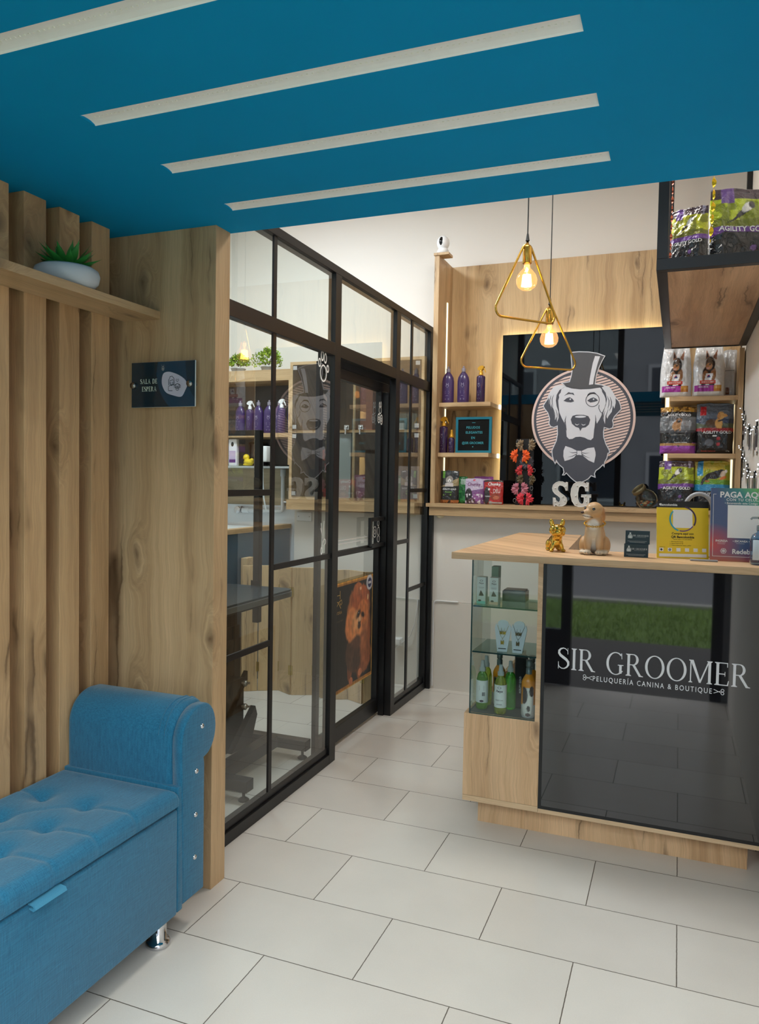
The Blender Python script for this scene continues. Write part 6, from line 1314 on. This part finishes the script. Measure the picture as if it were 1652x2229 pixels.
for x_, kd, lb_ in ((-3.165, 'big', 'purple bottle with a pump, leftmost on the grooming room shelf'), (-3.080, 'spray', 'purple bottle with a white trigger, second on the grooming room shelf'), (-3.005, 'big', 'purple bottle with a grey cap, third on the grooming room shelf'), (-2.912, 'big', 'purple bottle with a grey cap, fourth on the grooming room shelf'), (-2.823, 'big', 'purple bottle half behind the glazing bar, fifth on the grooming room shelf'), (-2.770, 'spray', 'dark purple bottle with a white trigger near the cabinet side'), (-2.735, 'big', 'purple bottle at the right end, tucked against the cabinet side')):
    if x_ == -2.735: bottle(kd, x_-.012, 5.16, 1.7965, 1, lb_, g_)
    elif x_ == -2.770: bottle(kd, x_-.002, 5.03, 1.7965, 1, lb_, g_, gold=False, name='spray_bottle')
    else: bottle(kd, x_, 5.09, 1.7965, 1, lb_, g_, gold=False, name='spray_bottle' if kd == 'spray' else 'shampoo_bottle')
# foliage
def bush(x, y, z, r, label, seed):
    t = T('potted_plant', label, 'potted plant', (x, y, z), 0, 'leafy plants on the open shelving')
    MB().lathe([(.045, 0), (.056, .030), (.060, .032), (.057, .036), (.0001, .034)], n=28).build('bucket', mat('galvanised_bucket', (176, 182, 188), .35, .6), t)
    rr = random.Random(seed); st = MB()
    for k in range(7):
        a_ = rr.uniform(0, 6.28); st.tube([(0, 0, .05), (cos(a_)*.03, sin(a_)*.02, .09), (cos(a_)*.07, sin(a_)*.05, .12)], .002, 5)
    st.build('stems', mat('brown_stem', (90, 70, 40), .8), t)
    for nm, c_, cnt in (('leaves', (128, 158, 40), 520), ('light_leaves', (170, 182, 62), 220)):
        lf = MB(); 
        for k in range(cnt):
            th, ph = rr.uniform(0, 6.28), rr.uniform(-.35, 1.5); q = r*(.55+.5*rr.random()**.5)
            lump = 1+.22*sin(3*th+seed)*cos(2*ph)
            c0 = Vector((1.12*q*lump*cos(th)*cos(ph), .7*q*lump*sin(th)*cos(ph), .075+.80*q*lump*sin(ph)))
            d = Vector((rr.uniform(-1, 1), rr.uniform(-1, 1), rr.uniform(-.2, 1))).normalized(); s_ = d.cross(Vector((rr.random(), rr.random(), rr.random()))).normalized(); L_ = .020; w_ = .0075
            lf._add([c0, c0+d*L_*.5+s_*w_, c0+d*L_, c0+d*L_*.5-s_*w_], [(0, 1, 2, 3)])
        lf.keepn = True; lf.build(nm, mat('foliage_%d' % c_[0], c_, .6, var=.3, bscale=40), t)
bush(-2.930, 5.10, 2.267, .105, 'round yellow-green plant in a metal bucket on top of the open shelving', 4)
bush(-3.205, 5.12, 2.267, .075, 'second leafy plant, half hidden at the left end of the open shelving', 7)
# duck, bottle, black pouch
dk_ = T('rubber_duck', 'yellow rubber duck with an orange beak on the metal-edged shelf', 'toy', (-3.075, 5.06, 1.5495), radians(-25))
lofted_remesh('duck_body', [((.012, 0, .030), (.050, .034, .026)), ((-.022, 0, .066), (.026, .024, .026)), ((.052, 0, .046), (.018, .014, .014)), ((.0, 0, .010), (.046, .034, .012))], .003, mat('duck_yellow', (238, 206, 40), .35, coat=.3), dk_, 3)
o = MB(); o.ball((-.048, 0, .060), (.014, .015, .006), 14); o.ball((-.044, 0, .054), (.011, .012, .004), 12); o.build('beak', mat('duck_orange', (220, 84, 24), .4), dk_)
o = MB(); o.ball((-.036, -.018, .076), (.004, .003, .005), 10); o.ball((-.036, .018, .076), (.004, .003, .005), 10); o.build('eyes', BKP, dk_)
t = T('lotion_bottle', 'white square bottle with a black dog head on its label beside the rubber duck', 'bottle', (-3.195, 5.05, 1.5495))
MB().rbox(-.036, .036, -.02, .02, 0, .205, .006, 2).build('body', mat('bottle_white', (230, 228, 232), .35), t)
p = MB(); p.disc(0, .165, .012, 'y', -.0206, 18, 0, .018); p.build('dog_emblem', BKP, t); p = MB(); p.box(-.028, .028, -.0209, -.0203, .05, .115); p.build('lilac_panel', mat('lilac_panel', (196, 176, 206), .5), t); p = MB(); p.box(-.028, .028, -.0209, -.0203, .025, .049); p.build('purple_panel', mat('purple_panel', (100, 50, 120), .5), t)
sthing('grooming_bag', 'dark glossy bag standing behind the rubber duck', 'bag', MB().rbox(-3.13, -2.99, 5.14, 5.24, 1.5495, 1.74, .02, 3), mat('dark_bag', (44, 28, 34), .2, coat=.5, bump=.4, bscale=25))
sh_ = T('shower_heater', 'small white electric shower heater mounted by the grooming tub', 'shower heater', (-2.880, 4.945, 1.58))
MB().rbox(-.050, .050, -.03, .045, -.0, .115, .008, 3).build('housing', WHITE2, sh_); MB().box(-.022, .022, -.0315, -.030, .072, .080).box(-.003, .003, -.032, -.0305, .060, .094).build('cross_mark', BKP, sh_)
MB().box(-.02, .02, -.0312, -.03, .035, .044).build('brand_plate', mat('plum_print', (70, 50, 70), .5), sh_)
o = MB(); o.tube([(0, 0, .0), (.004, -.005, -.06), (.010, -.01, -.16), (.02, -.01, -.27), (.034, 0, -.36)], .006, 10); o.build('hose', mat('white_hose', (206, 214, 218), .3, bump=.3, bscale=500), sh_)
pp_ = T('water_pipe', 'white plastic water pipe with elbow above the grooming tub', 'pipe', (-2.865, 5.235, 1.205))
o = MB(); o.tube([(0, 0, .325), (.0, 0, .02), (-.004, 0, .006), (-.018, 0, .0), (-.36, 0, -.004)], .0155, 14); o.build('pipe', mat('pvc_white', (222, 226, 230), .3), pp_)
o = MB(); o.lathe([(.021, .27), (.021, .325), (.0001, .327)], n=18); o.tube([(-.30, 0, -.003), (-.36, 0, -.003)], .020, 14); o.build('fitting', mat('pvc_white', (222, 226, 230), .3), pp_)
q_ = T('shower_faucet', 'crystal-knobbed chrome faucet on the tiles over the grooming tub', 'faucet', (-3.262, 5.235, 1.205))
o = MB(); o.M = Matrix.Rotation(pi/2, 4, 'X'); o.lathe([(.034, -.06), (.036, -.054), (.024, -.04), (.018, -.01), (.024, 0), (.030, .012), (.028, .026), (.0001, .030)], n=10, smooth=False); o.build('knob', CHROME, q_)
o = MB(); o.M = Matrix.Rotation(pi/2, 4, 'X'); o.lathe([(.030, -.065), (.045, -.062), (.045, -.055), (.03, -.052)], (.055, .10, 0), 24); o.build('black_shower_head', BLACKM, q_) if False else None
v_ = T('glass_tube_column', 'clear tube with a chrome valve beside the white water pipe', 'tube', (-2.78, 5.22, 1.325))
o = MB(); o.lathe([(.020, -.06), (.020, .205)], n=20); o.build('clear_tube', glass_mat('tube_glass', (206, 220, 214), 1.45, boost=1.5), v_); o = MB(); o.lathe([(.022, .205), (.022, .225), (.0001, .226)], n=20); o.lathe([(.022, -.075), (.022, -.055)], n=20); o.build('end_cap', CHROME, v_)
o = MB(); o.M = Matrix.Translation((.026, -.04, -.045)) @ Matrix.Rotation(pi/2, 4, 'X'); o.lathe([(.026, -.006), (.026, .0), (.010, .002), (.008, .012), (.0001, .012)], n=24); o.M = Matrix.Identity(4); o.tube([(.026, -.045, -.045), (-.04, -.045, -.045)], .008, 10); o.build('valve', CHROME, v_)
# tub
tub = T('grooming_tub', 'built-in dog washing tub with petrol blue front and oak rim', 'tub', (-2.97, 4.5, 0))
def U_(o): o.matrix_parent_inverse = Matrix.Translation((2.97, -4.5, 0)); return o
U_(MB().box(-3.49, -2.812, 3.95, 5.255, 0, 1.073).build('blue_panel', BLUEP, tub, .002))
U_(MB().box(-2.87, -2.802, 3.94, 5.26, 1.074, 1.107).box(-3.49, -2.87, 3.94, 4.0, 1.074, 1.107).build('oak_rim', WY, tub, .001))
U_(MB().box(-3.49, -2.87, 4.0, 5.27, 1.0735, 1.079).build('basin_bed', mat('basin_white', (220, 226, 228), .3), tub))
# folding fence
fz = [(-2.745, 4.455), (-2.652, 4.517), (-2.526, 4.591), (-2.395, 4.520), (-2.262, 4.584), (-2.132, 4.525), (-2.004, 4.590), (-1.876, 4.530), (-1.768, 4.60)]
FN = T('folding_fence', 'low folding fence of hinged oak boards standing zig-zag in the grooming room', 'fence', (-2.26, 4.55, 0))
for i in range(len(fz)-1):
    (xa, ya), (xb, yb) = fz[i], fz[i+1]; L_ = math.hypot(xb-xa, yb-ya); a_ = math.atan2(yb-ya, xb-xa)
    o = MB().box(.003, L_-.003, -.009, .009, .0, .862).build('board', WF, FN, .001); o.location = (xa+2.26, ya-4.55, .001); o.rotation_euler = (0, 0, a_)
    if i:
        for z_ in (.17, .70):
            h_ = MB().box(-.016, -.002, -.0115, -.0095, z_-.032, z_+.032).box(.002, .016, -.0115, -.0095, z_-.032, z_+.032); h_.tube([(0, -.012, z_-.034), (0, -.012, z_+.034)], .004, 8)
            q = h_.build('hinge', mat('brass_hinge', (176, 150, 84), .3, .9), FN); q.location = (xa+2.26, ya-4.55, 0)
# the hinges lie flat on the boards' front; turn them half way between both boards
sthing('gate_post', 'free-standing oak end post behind the folding fence, in front of the blue tub', 'post', MB().box(-2.800, -2.755, 4.53, 4.64, 0, .905), WF, None, .001)
# switch plate, wall socket and cable
w_ = T('wall_plate', 'white blank electrical plate on the wall under the glass cabinet', 'wall plate', (-2.60, 5.088, 1.178))
MB().rbox(-.062, .062, -.008, .006, -.034, .034, .004, 2).build('plate', WHITE2, w_)
for s_ in (-1, 1): o = MB(); o.ball((s_*.045, -.0085, 0), (.004, .002, .004), 10); o.build('screw', STEEL, w_)
w_ = T('wall_socket', 'white wall socket with a plugged-in adapter low on the grooming room wall', 'socket', (-1.85, 5.085, .31))
MB().rbox(-.05, .05, -.008, .002, -.03, .03, .003, 2).build('plate', WHITE2, w_); MB().rbox(-.005, .045, -.045, -.0085, -.022, .026, .005, 2).build('adapter', WHITE2, w_)
o = MB(); o.tube([(-1.88, 5.06, .20), (-1.84, 5.055, .27), (-1.80, 5.055, .305), (-1.74, 5.06, .36), (-1.71, 5.07, .45), (-1.695, 5.08, .57), (-1.69, 5.082, .62)], .004, 8); sthing('power_cable', 'white cable rising from the low wall socket', 'cable', o, WHITE2)

# grooming table
gt = T('grooming_table', 'black hydraulic grooming table with rounded top and H-shaped base behind the glass', 'grooming table', (-2.2, 3.25, 0))
def Q_(o): o.matrix_parent_inverse = Matrix.Translation((2.2, -3.25, 0)); return o
def rrect(x0, x1, y0, y1, r, n=6):
    P = []
    for cx, cy, a0 in ((x1-r, y1-r, 0), (x0+r, y1-r, 90), (x0+r, y0+r, 180), (x1-r, y0+r, 270)):
        P += [(cx+r*cos(radians(a0+90*k/n)), cy+r*sin(radians(a0+90*k/n))) for k in range(n+1)]
    return P
DM = mat('dark_machine_metal', (40, 40, 42), .4, .3, var=.1)
Q_(MB().prism(rrect(-2.54, -1.955, 2.75, 3.715, .05), 'z', .842, .852).build('rubber_mat', mat('dark_rubber_top', (50, 62, 70), .22, spec=.6), gt))
Q_(MB().prism(rrect(-2.545, -1.95, 2.745, 3.72, .055), 'z', .812, .841).build('steel_rim', mat('rim_steel', (120, 124, 124), .35, .6), gt, .003))
Q_(MB().box(-2.45, -2.04, 2.9, 3.64, .775, .811).build('under_frame', DM, gt, .002))
Q_(MB().box(-2.52, -1.752, 3.475, 3.535, .048, .100).box(-2.52, -1.752, 2.90, 2.96, .048, .100).build('cross_beam', DM, gt, .002))
Q_(MB().box(-1.985, -1.915, 2.96, 3.475, .050, .110).box(-2.40, -2.33, 2.96, 3.475, .050, .110).build('long_beam', DM, gt, .002))
Q_(MB().box(-2.32, -2.005, 3.06, 3.285, .112, .455).build('hydraulic_housing', BLACK, gt, .004))
Q_(MB().prism([(3.30, .115), (3.36, .25), (3.34, .30), (3.12, .12)], 'x', -2.0, -1.97).prism([(3.00, .13), (3.32, .43), (3.32, .48), (2.95, .15)], 'x', -2.03, -2.005).build('lifting_link', DM, gt, .002))
Q_(MB().box(-2.26, -2.06, 3.05, 3.12, .455, .775).box(-2.26, -2.06, 3.28, 3.34, .40, .775).build('lift_leg', DM, gt, .002))
for z_ in (.431, .313):
    o = MB(); o.tube([(-2.005, 3.262, z_), (-1.965, 3.275, z_)], .006, 8); o.M = Matrix.Translation((-1.992, 3.262, z_)) @ Matrix.Rotation(pi/2, 4, 'Y'); o.lathe([(.016, 0), (.016, .012), (.010, .018)], n=12); Q_(o.build('bolt', STEEL, gt))
for x_, y_ in ((-1.785, 3.505), (-2.49, 3.505), (-1.785, 2.93), (-2.49, 2.93)):
    o = MB(); o.lathe([(.024, 0), (.026, .006), (.016, .014), (.007, .018), (.007, .05)], (x_, y_, 0), 20); Q_(o.build('levelling_foot', DM, gt))
for nm_, m_ in (('arm_post', MB().box(-.019, .019, -.019, .019, 0, 1.085)), ('top_arm', MB().box(-.42, -.0195, -.016, .016, 1.055, 1.085)), ('arm_clamp', MB().box(-.03, .03, -.095, -.0195, .13, .165).box(-.03, .03, -.021, -.0195, .13, .24))):
    m_.v = [(v[0]-2.205, v[1]+3.742, v[2]+.64) for v in m_.v]; Q_(m_.build(nm_, BLACK, gt, .002))

# framed dog poster on the sliding door
po = T('dog_poster', 'black and gold poster of a fluffy orange pomeranian on the sliding door', 'poster', (-1.694, 3.915, .288))
nu, nv = 170, 170; P = Paint(nu, nv); U, V = P.U, P.V
P.fill(np.ones_like(U), (20, 19, 20)); P.rect(0, 1, .965, 1, (168, 112, 46)); P.rect(0, 1, 0, .030, (168, 112, 46)); P.rect(.985, 1, 0, 1, (190, 146, 66)); P.fill((V > .985) | (V < .008), (206, 150, 60))
n1_, n2_, n3_ = smooth_noise(U, V, 14, 2), smooth_noise(U*3, V, 20, 5), smooth_noise(U+V*.3, V-U*.2, 23.9, 8)
fur = (n2_-.5)*.14+(n3_-.5)*.10+(n1_-.5)*.06
def furell(cu, cv, ru, rv, col, rot=0, soft=.16):
    du, dv = U-cu, V-cv; a = du*cos(rot)+dv*sin(rot); b_ = -du*sin(rot)+dv*cos(rot); d = np.sqrt((a/ru)**2+(b_/rv)**2)+fur; P.fill(np.clip((1-d)/soft+.5, 0, 1), col)
furell(.70, .42, .25, .34, (150, 82, 44)); furell(.80, .24, .17, .17, (150, 86, 50)); furell(.47, .18, .055, .14, (130, 72, 42)); furell(.69, .13, .06, .10, (150, 84, 48)); furell(.54, .30, .16, .18, (84, 56, 42))
furell(.66, .68, .26, .24, (178, 106, 62)); furell(.70, .80, .21, .13, (172, 88, 46)); furell(.64, .90, .10, .06, (178, 98, 54)); furell(.50, .58, .14, .16, (214, 132, 76)); furell(.68, .52, .20, .14, (216, 140, 84)); furell(.76, .66, .13, .12, (206, 120, 64))
furell(.62, .40, .12, .06, (92, 60, 46), 0, .5); furell(.63, .22, .10, .12, (70, 48, 38), 0, .6); furell(.80, .42, .08, .14, (168, 100, 60), 0, .5)
furell(.62, .60, .10, .09, (226, 160, 104), 0, .4); furell(.66, .655, .055, .03, (60, 36, 26), .6, .6); furell(.76, .635, .05, .026, (60, 36, 26), -.4, .6); P.ell(.655, .66, .022, .020, (16, 12, 12)); P.ell(.765, .635, .020, .019, (16, 12, 12)); P.ell(.68, .575, .032, .024, (14, 12, 12)); furell(.68, .54, .04, .03, (56, 34, 28), 0, .6); P.ell(.66, .668, .006, .006, (230, 230, 230)); P.ell(.68, .60, .045, .02, (236, 186, 140), 0, .8)
P.ell(.70, .895, .020, .016, (236, 190, 150)); P.ell(.88, .79, .016, .028, (236, 200, 150)); P.ell(.50, .05, .04, .035, (196, 116, 78)); P.ell(.71, .09, .05, .035, (200, 124, 84))
P.c *= (1+.5*((n3_-.5)+(n2_-.5)))[..., None]**1; 
P.ell(.915, .93, .075, .075, (206, 206, 214)); P.ell(.92, .925, .05, .048, (30, 40, 90)); P.rect(.885, .955, .915, .935, (206, 206, 214))
mb = MB(); W_, H_ = .31, .607
mb._add([(0, -W_+2*W_*i/(nu-1), H_*j/(nv-1)) for j in range(nv) for i in range(nu)], [(j*nu+i, j*nu+i+1, (j+1)*nu+i+1, (j+1)*nu+i) for j in range(nv-1) for i in range(nu-1)]); mb.keepn = True
o = mb.build('printed_sheet', vcol_mat('poster_print', .45, .15), po); set_print(o.data, 0, P.c)
MB().box(-.004, -.0005, -W_, W_, 0, H_).build('backing_board', BLACKM, po)
e_ = MB(); Gx = .002
def pl_(u, v): return (-W_+2*W_*u, H_*v)
for s_ in (-.035, .035): e_.line([pl_(.195+s_, .855), pl_(.195+s_, .93)], .006, 'x', Gx)
e_.line([pl_(.16, .892), pl_(.23, .892)], .004, 'x', Gx)
e_.line([pl_(.25, .77), pl_(.19, .83), pl_(.13, .845), pl_(.115, .815), pl_(.145, .80), pl_(.165, .825)], .005, 'x', Gx); e_.line([pl_(.14, .77), pl_(.20, .83), pl_(.26, .845), pl_(.275, .815), pl_(.245, .80), pl_(.225, .825)], .005, 'x', Gx)
e_.text('HYDRA', .017, *pl_(.20, .735), 'x', Gx, spacing=1.2); e_.build('gold_emblem', mat('gold_print', (196, 156, 84), .4), po)
e_ = MB(); e_.text('Quem é real, Hydra', .011, *pl_(.20, .66), 'x', Gx); e_.build('slogan', mat('brown_print', (96, 84, 66), .5), po)
# small fittings on the shop side
sthing('corner_cable', 'thin white cable clipped along the pale tiles beside the partition', 'cable', (lambda q: (q.tube([(-1.575, 5.080, .02), (-1.575, 5.080, .60), (-1.568, 5.080, .618), (-1.55, 5.080, .624), (-1.40, 5.081, .624)], .004, 8), q)[1])(MB()), WHITE2)
q = MB(); q.M = Matrix.Translation((-1.53, 5.045, 1.216)); q.lathe([(.0001, -.012), (.02, -.010), (.028, 0), (.028, .004)], n=20); sthing('motion_sensor', 'small round cream device under the left end of the oak ledge', 'sensor', q, mat('cream_plastic', (226, 214, 178), .4))
